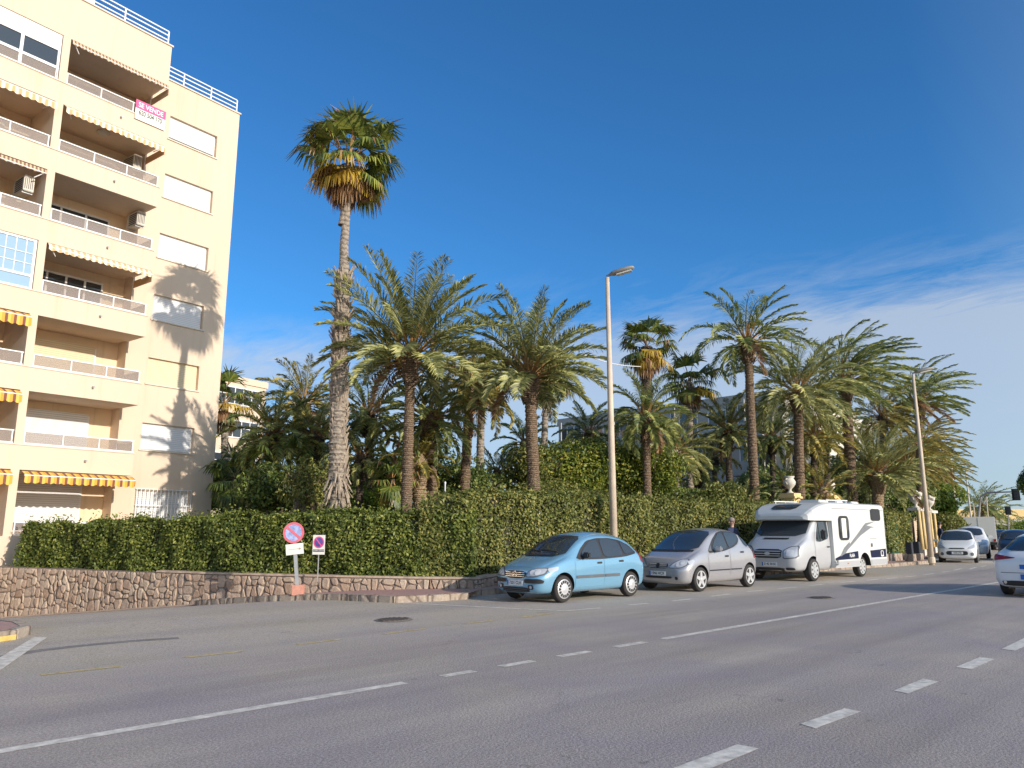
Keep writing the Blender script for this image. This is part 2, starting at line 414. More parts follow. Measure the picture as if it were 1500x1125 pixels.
M['sign_blue2'] = m_plain('deep_blue_sign', (.10,.09,.33), .45, 0, .3, 9)
M['sign_white'] = m_plain('sign_white', (.80,.79,.70), .5, 0, .06, 9)
M['sale_pink'] = m_plain('pink_banner', (.76,.10,.26), .6, 0, .06)
M['terracotta'] = m_plain('terracotta_block', (.60,.28,.20), .85, 0, .15, 14, .4)
M['urn'] = m_plain('white_urn_stone', (0.630,0.581,0.492), .8, 0, .12, 9, .5)
M['pillar_yellow'] = m_plain('yellow_pillar_render', (.74,.53,.24), .85, 0, .12, 3, .3)
M['net'] = m_glass('green_fence_net', (.045,.12,.075), .9, .72, 0, .1)
M['green_metal'] = m_plain('green_painted_metal', (.03,.10,.065), .5)
M['roof_tile'] = m_stripes('roof_tiles', [(.30,.17,.11),(.16,.09,.06)], .16)
M['concrete'] = m_plain('grey_concrete_wall', (0.504,0.469,0.405), .9, 0, .12, .8)
M['tar'] = m_plain('tar_patch', (0.216,0.198,0.182), .8, 0, .25, 5)
M['iron'] = m_plain('cast_iron', (.17,.135,.11), .8, .1, .3, 30)
# ================================================================== ground
def ramp_z(X, Y):
    s = 1.0 if X < 15 else max(0.0, 1 - (X-15)/8)
    t = Y - 16.4
    r = .093*(math.sqrt(t*t+1.2)+t)/2 if t > -6 else 0.0
    return -min(r, 2.2)*s
gx = sorted(set([-400,-200,-100,-60] + list(np.arange(-40, 60.1, 1.0)) + [80,120,200,400,800,1500]))
gy = sorted(set([-1200,-400,-150,-60] + list(np.arange(-20, 60.1, 1.0)) + [80,120,200,400,900,2000]))
gv = [(x, y, ramp_z(x, y)-.05) for y in gy for x in gx]
W_ = len(gx)
gf = [(j*W_+i, j*W_+i+1, (j+1)*W_+i+1, (j+1)*W_+i) for j in range(len(gy)-1) for i in range(W_-1)]
tag(MB().add(gv, gf).build('ground', M['soil']), kind='structure')
# asphalt: main road, parking lane, side street mouth
def clip_rows(name, xs, ylo, yhi, n, mat, dzz=0.0):
    vs = []; fs = []
    for x in xs:
        a, b_ = ylo(x), yhi(x)
        for k in range(n+1):
            y = a+(b_-a)*k/n; vs.append((x, y, ramp_z(x, y)+dzz))
    for i in range(len(xs)-1):
        for k in range(n):
            p = i*(n+1)+k; fs.append((p, p+n+1, p+n+2, p+1))
    return tag(MB().add(vs, fs).build(name, mat), kind='structure')
BEND = math.tan(R(14.5))
def road_hi(x):
    if x < 44: return 15.0
    return 15.0+(x-44)*BEND*1.15
def road_lo(x): return -9.0 if x < 44 else -9+(x-44)*BEND*.8
xs = list(np.arange(-60, 60.1, 1.0))+[13.2,13.7]+[80,120,200,300]
clip_rows('road', sorted(xs), road_lo, road_hi, 24, M['asphalt'])
clip_rows('side_street', [-60,-30,-15]+list(np.arange(-10, 15.1, 1.0)), lambda x: 15.0, lambda x: 60.0, 60, M['asphalt'])

def strip(mb, p, q, w, z=.004):
    p = Vector((p[0], p[1], 0)); q = Vector((q[0], q[1], 0)); d = (q-p).normalized(); n = Vector((-d.y, d.x, 0))*w/2
    k = max(1, int((q-p).length/1.0)); vs = []
    for i in range(k+1):
        c = p+(q-p)*i/k
        for s in (-1, 1):
            v = c+n*s; vs.append((v.x, v.y, ramp_z(v.x, v.y)+z))
    mb.add(vs, [(2*i, 2*i+2, 2*i+3, 2*i+1) for i in range(k)])
wl = MB()
YC = 6.72
strip(wl, (-8, YC), (gp(592,1000).x, YC), .13)
for a, b_ in [((641,989.5),(694,983)), ((727,975.5),(778,968)), ((814,961),(863,954.5)), ((898,947.5),(944,940.5))]:
    strip(wl, (gp(*a).x, YC), (gp(*b_).x, YC), .13)
strip(wl, (gp(970,936).x, YC), (44, YC-.05), .13)
strip(wl, (44, YC-.05), (90, YC+46*BEND*.9), .13)
for q in [[(1172,1061),(1195,1067.5),(1261,1043),(1237,1038)], [(1309,1012),(1330,1016.5),(1375,999),(1352,994.5)],
          [(1400,977.5),(1423,981),(1457,966),(1435,963)], [(1467,951),(1487,953.5),(1522,938),(1500,935)], [(1080,1091),(1112,1097),(1030,1131),(985,1126)],
          [(51,933),(69,934),(-5,986),(-45,990)]]:
    wl.add([(gp(*p).x, gp(*p).y, .004) for p in q], [(0,1,2,3)])
for i in range(5):
    x = 14.6+i*1.75; strip(wl, (x, 3.0), (x+.95, 3.0), .2)
a = gp(577,882); b_ = gp(827,895); strip(wl, (a.x, a.y), (b_.x, b_.y), .11)
c_ = gp(880,890.7); strip(wl, (b_.x, b_.y), (c_.x, c_.y), .10)
for a, b_ in [((921,886.5),(948,884)), ((985,880.5),(1013,877.3)), ((1041,873.6),(1070,870.2)), ((1094,867),(1120,864.6)), ((1140,862.5),(1166,860.2)), ((1184,858),(1206,856)), ((1230,853.5),(1252,851.8)), ((1268,850.3),(1286,848.6)), ((1298,847.8),(1314,846.4)), ((1326,845.2),(1342,843.6)), ((1354,842),(1368,840.3)), ((1379,838.5),(1392,836.6)), ((1397,835.5),(1408,833)), ((1420,834),(1430,831)), ((1438,830),(1444,828.6))]:
    a = gp(*a); b_ = gp(*b_); strip(wl, (a.x, a.y), (b_.x, b_.y), .11)
tag(wl.build('road_markings', M['white_line']), kind='structure')
yl = MB()
for a, b_ in [((60,989),(178,976)), ((270,963.5),(357,954)), ((435,944.5),(500,936.5)), ((561,929),(623,921)), ((680,914),(722,909)), ((765,904.5),(809,898.5))]:
    a = gp(*a); b_ = gp(*b_); strip(yl, (a.x, a.y), (b_.x, b_.y), .10)
tag(yl.build('faded_road_markings', M['yellow_line']), kind='structure')
tr = MB()
pts = [gp(*p) for p in [(0,962),(60,952),(130,944),(200,938),(262,934)]]
for p, q in zip(pts, pts[1:]): strip(tr, p, q, .22, .002)
pts = [gp(*p) for p in [(120,952),(260,938),(420,925)]]
tag(tr.build('tar_repair_patch', M['tar']), kind='structure')
for (px, py, r, lb) in [(577, 908, .27, 'rusty iron manhole cover in the road near the pavement corner'), (1203, 876, .26, 'rusty iron manhole cover in the lane beside the motorhome')]:
    c_ = gp(px, py); t = MB(); t.lathe([(r+.06,.003),(r+.06,.006),(r+.02,.008)], (0,0,0), 26)
    t.lathe([(r,.009),(r,.014),(.02,.016)], (0,0,0), 26, mi=1)
    for k in range(-4, 5):
        h = math.sqrt(max(.01, r*r-(k*.07)**2))*.9; t.box((k*.07-.012,-h,.014),(k*.07+.012,h,.021), 1)
    o = t.build('manhole_cover', [M['tar'], M['iron']]); o.location = (c_.x, c_.y, 0)
    tag(o, lb, 'manhole cover', 'manhole covers')

# ---- stone retaining wall path (top z taken from the photo)
WP = [(-420,816,27.2),(-150,824,24.9),(0,830,23.3),(120,834,22.3),(230,838,21.2),(300,840.5,20.7),(390,843,20.2),(500,845.5,19.75),(600,847.5,19.6),(700,848.5,19.6)]
wall = [dp(*w) for w in WP]
HB0 = Vector((13.6, 15.25)); 
wall.append(Vector((14.4, 15.15, .36))); wall.append(Vector((26.0, 14.45, .36))); wall.append(Vector((38.6, 13.75, .36))); wall.append(Vector((42.3, 13.75, .34)))
def offs(path, d):
    out = []
    for i, p in enumerate(path):
        t = (path[min(i+1, len(path)-1)]-path[max(i-1, 0)]); t.z = 0; t.normalize()
        n = Vector((-t.y, t.x, 0)); out.append(Vector((p.x, p.y, p.z))+n*d)
    return out
back = offs(wall, .32)
sw = MB(); vs = []; fs = []
for p, q in zip(wall, back):
    vs += [(p.x, p.y, ramp_z(p.x, p.y)-.3), (p.x, p.y, p.z), (q.x, q.y, p.z), (q.x, q.y, -2.5)]
for i in range(len(wall)-1):
    for k in range(3): fs.append((4*i+k, 4*i+4+k, 4*i+5+k, 4*i+1+k))
root = thing('stone_wall', 'low retaining wall of irregular brown and ochre stones under the hedge', 'wall', wall[5])
sw.add(vs, fs).build('masonry', M['mortar'], root, True)
def rubble(path, off=0.0):
    rs = random.Random(5); out = MB(); cum = [0]
    for a, b in zip(path, path[1:]): cum.append(cum[-1]+(Vector((b.x-a.x, b.y-a.y))).length)
    def at(s):
        s = max(0, min(cum[-1]-1e-4, s))
        for i in range(len(path)-1):
            if s <= cum[i+1]:
                f = (s-cum[i])/(cum[i+1]-cum[i]); p = path[i].lerp(path[i+1], f); d = (path[i+1]-path[i]); d.z = 0; d.normalize(); return p, Vector((d.y, -d.x, 0))
    x = 0.0; wob = lambda k, z: .05*math.sin(z*9+k*2.7)+.03*math.sin(z*21+k*5.1); k = 0
    while x < cum[-1]-.1:
        w_ = rs.uniform(.10, .27); p, nn = at(x+w_/2); zt = p.z-.012; zb = ramp_z(p.x, p.y)+(.0 if x < cum[5] else .10); z = zb
        tl = 0.0
        while z < zt-.03:
            h = rs.uniform(.10, .34); 
            if zt-(z+h) < .09: h = zt-z
            tr_ = rs.uniform(-.07, .07) if z+h < zt-.01 else 0.0; g = .010
            q = [(x+wob(k, z)+g, z+g-tl*.0), (x+w_+wob(k+1, z)-g, z+g+tl), (x+w_+wob(k+1, z+h)-g, z+h-g+tr_), (x+wob(k, z+h)+g, z+h-g)]
            cs = sum(v[0] for v in q)/4; cz = sum(v[1] for v in q)/4; poly = []
            for t in range(4):
                a, b = q[t], q[(t+1) % 4]; u, v = rs.uniform(.12, .30), rs.uniform(.70, .88)
                poly.append((a[0]+(b[0]-a[0])*u, a[1]+(b[1]-a[1])*u)); poly.append((a[0]+(b[0]-a[0])*v, a[1]+(b[1]-a[1])*v))
            dpt = rs.uniform(.012, .06); vs = []
            for sc, dd in ((1.0, -.01), (.96, dpt*.6), (.70, dpt)):
                for (a, b) in poly:
                    w, n2 = at(cs+(a-cs)*sc); v = w+n2*(dd+rs.uniform(-.004, .004)); vs.append((v.x, v.y, min(p.z-.004, cz+(b-cz)*sc)))
            m_ = 8; f_ = [(t, (t+1) % m_, m_+(t+1) % m_, m_+t) for t in range(m_)]+[(m_+t, m_+(t+1) % m_, 2*m_+(t+1) % m_, 2*m_+t) for t in range(m_)]+[tuple(range(2*m_, 3*m_))]
            out.add(vs, f_); tl = tr_; z += h
        x += w_; k += 1
    return out
rubble(wall[:11]).build('rubble_stones', M['rubble'], root, True)
cp = MB(); o1 = offs(wall[4:], -.03); o2 = offs(wall[4:], .35); vs = []
for p, q in zip(o1, o2): vs += [(p.x, p.y, p.z), (p.x, p.y, p.z+.045), (q.x, q.y, q.z+.05), (q.x, q.y, q.z)]
fs = []
for i in range(len(o1)-1):
    for k in range(4): fs.append((4*i+k, 4*i+4+k, 4*i+4+(k+1) % 4, 4*i+(k+1) % 4))
cp.add(vs, fs).build('coping', M['coping'], root, True)
# garden soil
gpoly = [(p.x, p.y) for p in offs(wall, .3)]+[(46.5,15.2),(80,24.5),(200,57),(300,84),(300,300),(-60,300),(-60,60)]
tag(MB().prism(gpoly, -3.0, .31).build('garden_ground', M['garden']), kind='structure')

# ---- pavement between kerb and wall
K = [gp(292,887.5,-.33), gp(400,882,-.12), gp(484,879,-.03), gp(540,880.5,0), gp(577,882.7,0), gp(635,880.5,0), gp(687,877,0)]
K += [Vector((12.45,14.25,0)), Vector((20,13.75,0)), Vector((29,13.15,0)), Vector((34.2,12.85,0)), Vector((35.2,12.6,0)), Vector((40.0,12.5,0)), Vector((41.0,12.9,0)), Vector((42.0,13.45,0)), Vector((60,13.45+17*BEND,0)), Vector((200,13.45+157*BEND,0))]
inner = [wall[5], wall[6], wall[7], wall[7]+(wall[8]-wall[7])*.5, wall[8], wall[9], wall[9]+(wall[10]-wall[9])*.5, wall[10], Vector((20,14.83,0)), Vector((29,14.3,0)), Vector((34.2,14.05,0)), Vector((35.2,14.0,0)), Vector((40.0,13.85,0)), Vector((42,14.6,0)), Vector((44,16.0,0)), Vector((60,16.5+17*BEND,0)), Vector((200,16.5+157*BEND,0))]
def zk(p): return ramp_z(p.x, p.y)
vs = []; fs = []; n = 6
for p, q in zip(K, inner):
    for k in range(n+1):
        c_ = p.lerp(q, k/n); vs.append((c_.x, c_.y, zk(c_)+.135))
for i in range(len(K)-1):
    for k in range(n): a = i*(n+1)+k; fs.append((a, a+n+1, a+n+2, a+1))
tag(MB().add(vs, fs).build('pavement', M['paving']), kind='structure')
def kerb(path, w, mat, name, h=.142):
    o2 = offs(path, w); vs = []; fs = []
    for p, q in zip(path, o2):
        z = zk(p); vs += [(p.x, p.y, z-.1), (p.x, p.y, z+h-.02), (p.x+(q.x-p.x)*.1, p.y+(q.y-p.y)*.1, z+h), (q.x, q.y, z+h), (q.x, q.y, z-.1)]
    for i in range(len(path)-1):
        for k in range(4): fs.append((5*i+k, 5*i+5+k, 5*i+6+k, 5*i+1+k))
    for e in (0, len(path)-1): fs.append(tuple(5*e+k for k in range(5)))
    return tag(MB().add(vs, fs).build(name, mat), kind='structure')
kerb([K[0]+Vector((-.02,.25,0))]+K, .16, M['kerbstone'], 'kerb')
# left pavement corner of the side street
LC = [Vector((-60,12.6,0)), Vector((-4,12.75,0)), Vector((1.2,12.75,0)), Vector((2.3,12.9,0)), Vector((2.95,13.25,0)), Vector((3.25,13.75,0)), Vector((3.3,14.5,0)), Vector((3.1,17,0)), Vector((2.2,24,0)), Vector((1.0,34,0)), Vector((0,50,0))]
vs = []; fs = []
for p in LC:
    q = Vector((min(p.x, -1.0)-.5, 15.5 if p.y < 14 else p.y+.5, 0)); 
    for k in range(7):
        c_ = p.lerp(q, k/6); vs.append((c_.x, c_.y, zk(c_)+.13))
for i in range(len(LC)-1):
    for k in range(6): a = i*7+k; fs.append((a, a+7, a+8, a+1))
tag(MB().add(vs, fs).build('pavement', M['paving']), kind='structure')
kerb(LC, .15, M['kerbstone'], 'kerb')
yk = MB(); yp = offs(LC[:5], -.004); vs = []
for p in yp: vs += [(p.x, p.y, zk(p)+.004), (p.x, p.y, zk(p)+.075)]
yk.add(vs, [(2*i, 2*i+2, 2*i+3, 2*i+1) for i in range(len(yp)-1)])
tag(yk.build('kerb_paint', M['yellow_kerb']), kind='structure')
# sloping cement gutter along the foot of the stone wall
gt = MB(); f1 = offs(wall[1:6], -.01); f2 = offs(wall[1:6], -.42); vs = []
for p, q in zip(f1, f2): vs += [(p.x, p.y, zk(p)+.05), (q.x, q.y, zk(q)+.005)]
gt.add(vs, [(2*i, 2*i+1, 2*i+3, 2*i+2) for i in range(len(f1)-1)])
tag(gt.build('gutter', M['coping']), kind='structure')

# ================================================================== foliage
rng = np.random.default_rng(11)
def leaf_quads(C, Nn, size, asp=.55, tilt=.8):
    n = len(C)
    d = Nn + rng.normal(0, tilt, (n, 3)); d /= np.linalg.norm(d, axis=1)[:, None]
    r = rng.normal(0, 1, (n, 3)); u = np.cross(d, r); u /= np.linalg.norm(u, axis=1)[:, None]
    w = np.cross(d, u)
    s = (size*(.6+.8*rng.random(n)))[:, None]
    a = C - u*s; b = C + w*s*asp + d*s*.12; c = C + u*s; e = C - w*s*asp + d*s*.12
    return np.stack([a, b, c, e], axis=1)

def hedge(path, th, z0, ztop, dens, leaf, mat, name, label, tufts=0.0, wav=.12):
    """path: plan points of the front foot; ztop: top heights at those points"""
    P = np.array([(p[0], p[1]) for p in path], float); seg = np.linalg.norm(P[1:]-P[:-1], axis=1)
    cum = np.concatenate([[0], np.cumsum(seg)]); Ltot = cum[-1]
    def at(s):
        x = np.interp(s, cum, P[:, 0]); y = np.interp(s, cum, P[:, 1]); z = np.interp(s, cum, ztop)
        i = np.clip(np.searchsorted(cum, s)-1, 0, len(seg)-1)
        T = (P[i+1]-P[i])/seg[i][:, None]
        return x, y, z, T
    out = []
    hm = float(np.mean(ztop))-z0
    wv1 = lambda s, q: wav*(np.sin(s*1.7+q*2.1)+np.sin(s*3.9+q*3.3+1)+.6*np.sin(s*8.3-q*5+2))*.5
    for face, area in (('f', Ltot*hm), ('t', Ltot*th), ('b', Ltot*hm*.25), ('e', th*hm*2)):
        n = int(area*dens)
        s = rng.random(n)*Ltot; q = rng.random(n)
        if face == 'e': s = np.where(rng.random(n) < .5, rng.random(n)*.1, Ltot-rng.random(n)*.1)
        x, y, z, T = at(s); Nl = np.stack([-T[:, 1], T[:, 0]], 1)
        if face in 'fb':
            zz = z0+(z-z0)*q; dd = wv1(s, q) + rng.normal(0, .045, n)
            dd = -dd if face == 'f' else th+dd
            nn = np.stack([-Nl[:, 0], -Nl[:, 1], np.full(n, .35)], 1) if face == 'f' else np.stack([Nl[:, 0], Nl[:, 1], np.full(n, .3)], 1)
        elif face == 't':
            dd = q*th; zz = z+wv1(s, q*2)*.9+rng.normal(0, .04, n) + (rng.random(n) < .05)*rng.random(n)*tufts
            nn = np.stack([np.zeros(n), np.zeros(n)-.2, np.ones(n)], 1)
        else:
            dd = rng.random(n)*th; zz = z0+(z-z0)*q
            nn = np.stack([np.sign(s-Ltot/2)*T[:, 0], np.sign(s-Ltot/2)*T[:, 1], np.zeros(n)], 1)
        C = np.stack([x+Nl[:, 0]*dd, y+Nl[:, 1]*dd, zz], 1)
        out.append(leaf_quads(C, nn, leaf))
    V = np.concatenate(out)
    c0 = P.mean(axis=0); root = thing(name, label, 'hedge', (P[0][0], P[0][1], z0))
    quads_mesh('foliage', V, M[mat], None, root, True)
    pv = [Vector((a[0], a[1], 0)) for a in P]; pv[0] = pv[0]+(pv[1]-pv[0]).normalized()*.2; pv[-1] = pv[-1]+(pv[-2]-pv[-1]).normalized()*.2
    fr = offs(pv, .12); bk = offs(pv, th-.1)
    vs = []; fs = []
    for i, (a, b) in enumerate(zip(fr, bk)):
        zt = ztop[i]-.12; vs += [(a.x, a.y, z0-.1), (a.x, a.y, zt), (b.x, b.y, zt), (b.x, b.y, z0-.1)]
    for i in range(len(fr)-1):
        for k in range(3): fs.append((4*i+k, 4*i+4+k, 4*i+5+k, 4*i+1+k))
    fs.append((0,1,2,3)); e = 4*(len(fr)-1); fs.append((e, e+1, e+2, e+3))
    MB().add(vs, fs).build('dark_core', M['hedge_core'], root, True)  # solid dark box filling the hedge behind its leaves
    return root
hp = offs(wall[1:11], .22)
hl = [dz_(26, .4, 23.5)]+hp[2:-1]
hz = [1.66,1.72,1.80,1.86,1.90,1.93,1.93,1.96,2.05]
hl = hl[:9]
hedge([(p.x, p.y) for p in hl], 1.15, .38, hz[:len(hl)], 1350, .044, 'leaf_hedge', 'clipped_hedge', 'dark green clipped hedge on top of the stone wall, behind the round sign', .25)
h2 = [Vector((hl[-1].x-.1, hl[-1].y+.05, 0)), Vector((13.7,15.5,0)), Vector((14.6,15.35,0)), Vector((26,14.7,0)), Vector((38.4,13.98,0))]
hedge([(p.x, p.y) for p in h2], 1.3, .34, [2.05,2.5,2.55,2.5,2.45], 900, .047, 'leaf_hedge2', 'tall_hedge', 'tall olive green hedge running behind the parked cars', .35, .12)
hedge([(38.5,14.0),(42.2,14.1)], 1.1, .34, [2.35,2.35], 600, .06, 'leaf_hedge2', 'garden_hedge', 'short hedge end behind the green net beside the gate columns', .2)

def bush(name, label, c, rad, n, leaf, mat, lumps=10, trunks=1, cat='bush', group=None, base=None):
    c = Vector(c); zb = .3 if base is None else base
    root = thing(name, label, cat, (c.x, c.y, zb), 0, group)
    L = []
    for i in range(lumps):
        u = rng.normal(0, 1, 3); u /= np.linalg.norm(u); r = rng.random()**.4*.72
        L.append((np.array([u[0]*rad[0]*r, u[1]*rad[1]*r, u[2]*rad[2]*r]), .28+.22*rng.random()))
    out = []
    for (lc, lr) in L:
        k = n//lumps; u = rng.normal(0, 1, (k, 3)); u /= np.linalg.norm(u, axis=1)[:, None]
        rr = (.72+.33*rng.random(k))[:, None]
        Rr = np.array(rad)*lr*1.25
        C = lc+u*Rr*rr; out.append(leaf_quads(C+np.array([c.x, c.y, c.z]), u+np.array([0,0,.3]), leaf, .5))
    V = np.concatenate(out); V = V[V[:, 0, 2] > zb-.02]
    quads_mesh('foliage', V, M[mat], None, root, True)
    t = MB()
    for i in range(trunks):
        x = c.x+(i-(trunks-1)/2)*rad[0]*.5
        t.tube([(x, c.y, zb-.05), (x+.05, c.y, (zb+c.z)/2), (c.x, c.y, c.z)], [.10,.08,.05], 7)
        for k in range(5):
            a = k*1.3+i; t.tube([(c.x, c.y, c.z-rad[2]*.5), (c.x+math.cos(a)*rad[0]*.7, c.y+math.sin(a)*rad[1]*.7, c.z+rad[2]*.4)], [.045,.015], 5)
    t.build('trunk', M['bark'], root, True)
    return root

# ------------------------------------------------------------------ palms
def frond_quads(base, az, e0, L, bend, wind, npair, rg, lf=.42, wid=.022, seg=14):
    p = np.array(base, float); pts = [p.copy()]; dirs = []
    for k in range(seg):
        t = (k+.5)/seg; e = e0-bend*t**1.5
        d = np.array([math.cos(az)*math.cos(e), math.sin(az)*math.cos(e), math.sin(e)])
        d = d+np.array([wind[0], wind[1], wind[2]])*t; d /= np.linalg.norm(d)
        p = p+d*L/seg; pts.append(p.copy()); dirs.append(d)
    pts = np.array(pts); dirs = np.array(dirs+[dirs[-1]])
    tt = np.linspace(.16, 1.0, npair)+rg.normal(0, .004, npair); tt = np.clip(tt, 0, 1)
    f = tt*seg; i = np.minimum(f.astype(int), seg-1); fr = (f-i)[:, None]
    C = pts[i]*(1-fr)+pts[i+1]*fr; T = dirs[i]*(1-fr)+dirs[i+1]*fr; T /= np.linalg.norm(T, axis=1)[:, None]
    S = np.cross(T, [0,0,1.0]); S /= (np.linalg.norm(S, axis=1)[:, None]+1e-6); U = np.cross(S, T)
    ll = lf*(np.sin(np.pi*(.16+.80*tt))**.55)*(.85+.3*rg.random(npair))
    out = []
    roll = rg.normal(0, .35)
    for sg in (-1, 1):
        ang = .92-.30*tt+rg.normal(0, .06, npair)
        v = T*np.cos(ang*1.1)[:, None]+(S*sg*math.cos(roll*sg)*1.0+U*(.34+rg.normal(0, .16, npair)[:, None]+roll*sg*.5))*np.sin(ang*1.1)[:, None]
        v = v+rg.normal(0, .12, (npair, 3))+np.array([wind[0], wind[1], wind[2]])*.35; v /= np.linalg.norm(v, axis=1)[:, None]
        v2 = v+np.array([0,0,-.38]); v2 /= np.linalg.norm(v2, axis=1)[:, None]
        w = np.cross(v, T); w /= (np.linalg.norm(w, axis=1)[:, None]+1e-6)
        w = w*.5+np.cross(v, U)*.5; w /= (np.linalg.norm(w, axis=1)[:, None]+1e-6)
        Lc = ll[:, None]; mid = C+v*Lc*.5; tip = mid+v2*Lc*.5
        out.append(np.stack([C, mid+w*wid, tip, mid-w*wid], 1))
    rq = []
    for k in range(seg):
        a, b = pts[k], pts[k+1]; wr = .035*(1-k/seg)+.006; wr2 = .035*(1-(k+1)/seg)+.006
        s = np.cross(dirs[k], [0,0,1.0]); s /= np.linalg.norm(s)+1e-6; u = np.cross(s, dirs[k])
        rq.append([a-s*wr, a+s*wr, b+s*wr2, b-s*wr2]); rq.append([a-u*wr*.6, a+u*wr*.6, b+u*wr2*.6, b-u*wr2*.6])
    return np.concatenate(out), np.array(rq)

def date_crown(heart, rg, nf, L, wind=(0,0,0), droop=1.0, npair=46, lf=.42, lo=-35, wid=.022, up=0.0, dry=.15):
    leaves = []; stalks = []
    for i in range(nf):
        f = (i+.5)/nf; az = i*2.39996+rg.normal(0, .18)
        e = R(86+up-(86+up-lo)*f**.85)+rg.normal(0, .08)
        bend = (R(38)+R(42)*f)*droop*(1+rg.normal(0, .13))
        Li = L*(.78+.22*math.sin(math.pi*min(1, f*1.15+.12)))*(1+rg.normal(0, .06))
        b = heart+np.array([math.cos(az)*.12, math.sin(az)*.12, .12-.35*f])
        l, s = frond_quads(b, az, e, Li, bend, wind, npair, rg, lf, wid)
        leaves.append(l); stalks.append(s)
    Lq = np.concatenate(leaves); Sq = np.concatenate(stalks)
    # orange near the heart, green further out
    d = np.linalg.norm(Sq.mean(axis=1)-heart, axis=1)
    lm_ = np.concatenate([np.full(len(l), 3 if (i > nf*.86 and rg.random() < dry) else 0) for i, l in enumerate(leaves)])
    mi = np.concatenate([lm_, np.where(d < L*.32, 1, 2)])
    return np.concatenate([Lq, Sq]), mi

def palm_trunk(mb, path, r0, r1, rg, ring=.13, rough=.10, n=14, mi=0):
    path = [Vector(p) for p in path]
    seg = [(b-a).length for a, b in zip(path, path[1:])]; Lt = sum(seg); k = int(Lt/ring*2)
    vs = []; fs = []
    for i in range(k+1):
        s = Lt*i/k; acc = 0
        for j, sl in enumerate(seg):
            if s <= acc+sl+1e-6: p = path[j].lerp(path[j+1], (s-acc)/sl); break
            acc += sl
        t = i/k; r = r0+(r1-r0)*t; r *= 1+.35*math.exp(-t*Lt/.25)
        saw = rough if i % 2 else -rough*.3
        for q in range(n):
            a = 2*math.pi*(q+.5*(i//2 % 2))/n
            rr = r*(1+saw*(1 if (q+i//2) % 2 else .35)+rg.normal(0, rough*.35))
            vs.append((p.x+math.cos(a)*rr, p.y+math.sin(a)*rr, p.z))
    for i in range(k):
        for q in range(n): a = i*n+q; b = i*n+(q+1) % n; fs.append((a, b, b+n, a+n))
    mb.add(vs, fs, mi)
def boots(mb, p, q, r, n, rg, ln=.16, out=.10, mi=0, wd=.07, down=False):
    p = Vector(p); q = Vector(q)
    for i in range(n):
        t = rg.random(); c = p.lerp(q, t); a = rg.random()*6.283; d = Vector((math.cos(a), math.sin(a), 0)); s = Vector((-d.y, d.x, 0))
        b0 = c+d*r*.9; w = wd*(.7+.6*rg.random()); l = ln*(.6+.8*rg.random())*(-1 if down else 1); o = out*(.4+rg.random())
        tip = b0+d*o+Vector((0,0,l))
        mb.add([b0-s*w, b0+s*w, tip+s*w*.45, tip-s*w*.45, b0+d*.03-Vector((0,0,.02)), tip+d*.03], [(0,1,2,3),(0,1,4),(1,2,5,4),(3,0,4,5),(2,3,5)], mi)

def date_palm(label, hx, hy, D, bx, L, nf=46, r=.17, bark='trunk', leafm='frond', wind=(0,0,0), droop=1.0, seed=0, group='date palms in the garden', lo=-35, npair=62, bend=0.0, lf=None, wid=.025, up=0.0):
    wind = (wind[0]*.71, -wind[0]*.70, wind[2]); far = D > 26
    rt_ = hx > 1080; nf = int(nf*((.92 if rt_ else .82) if far else .98)); L = L*((1.04 if rt_ else .93) if far else 1.0); npair = int(npair*(.85 if far else 1))
    rg = np.random.default_rng(seed+100)
    heart = dp(hx, hy, D); base = dz_(bx, .28, D+.1)
    root = thing('date_palm', label, 'palm tree', base, 0, group)
    mb = MB(); mid = base.lerp(heart, .5)+Vector((bend, 0, 0))
    top = heart-Vector((0,0,.3))
    b2 = [base, base.lerp(top, .25)+Vector((bend*.75,0,0)), base.lerp(top, .5)+Vector((bend,0,0)), base.lerp(top, .75)+Vector((bend*.75,0,0)), top]
    palm_trunk(mb, b2, r*1.15, r*.92, rg)
    boots(mb, top-Vector((0,0,.75)), top+Vector((0,0,.15)), r*1.15, 90, rg, .17, .13, 0)
    mb.lathe([(r*.9,-1.0),(r*1.35,-.72),(r*1.65,-.35),(r*1.4,0),(r*.5,.22)], heart, 12)
    mb.build('trunk', M[bark], root, True)
    V, mi = date_crown(np.array(heart), rg, nf, L, wind, droop, npair, lf or L*.165, lo, wid, up)
    quads_mesh('crown', V, [M[leafm], M['stalk'], M['stalk_green'], M['fan_brown']], mi, root, True)
    return root

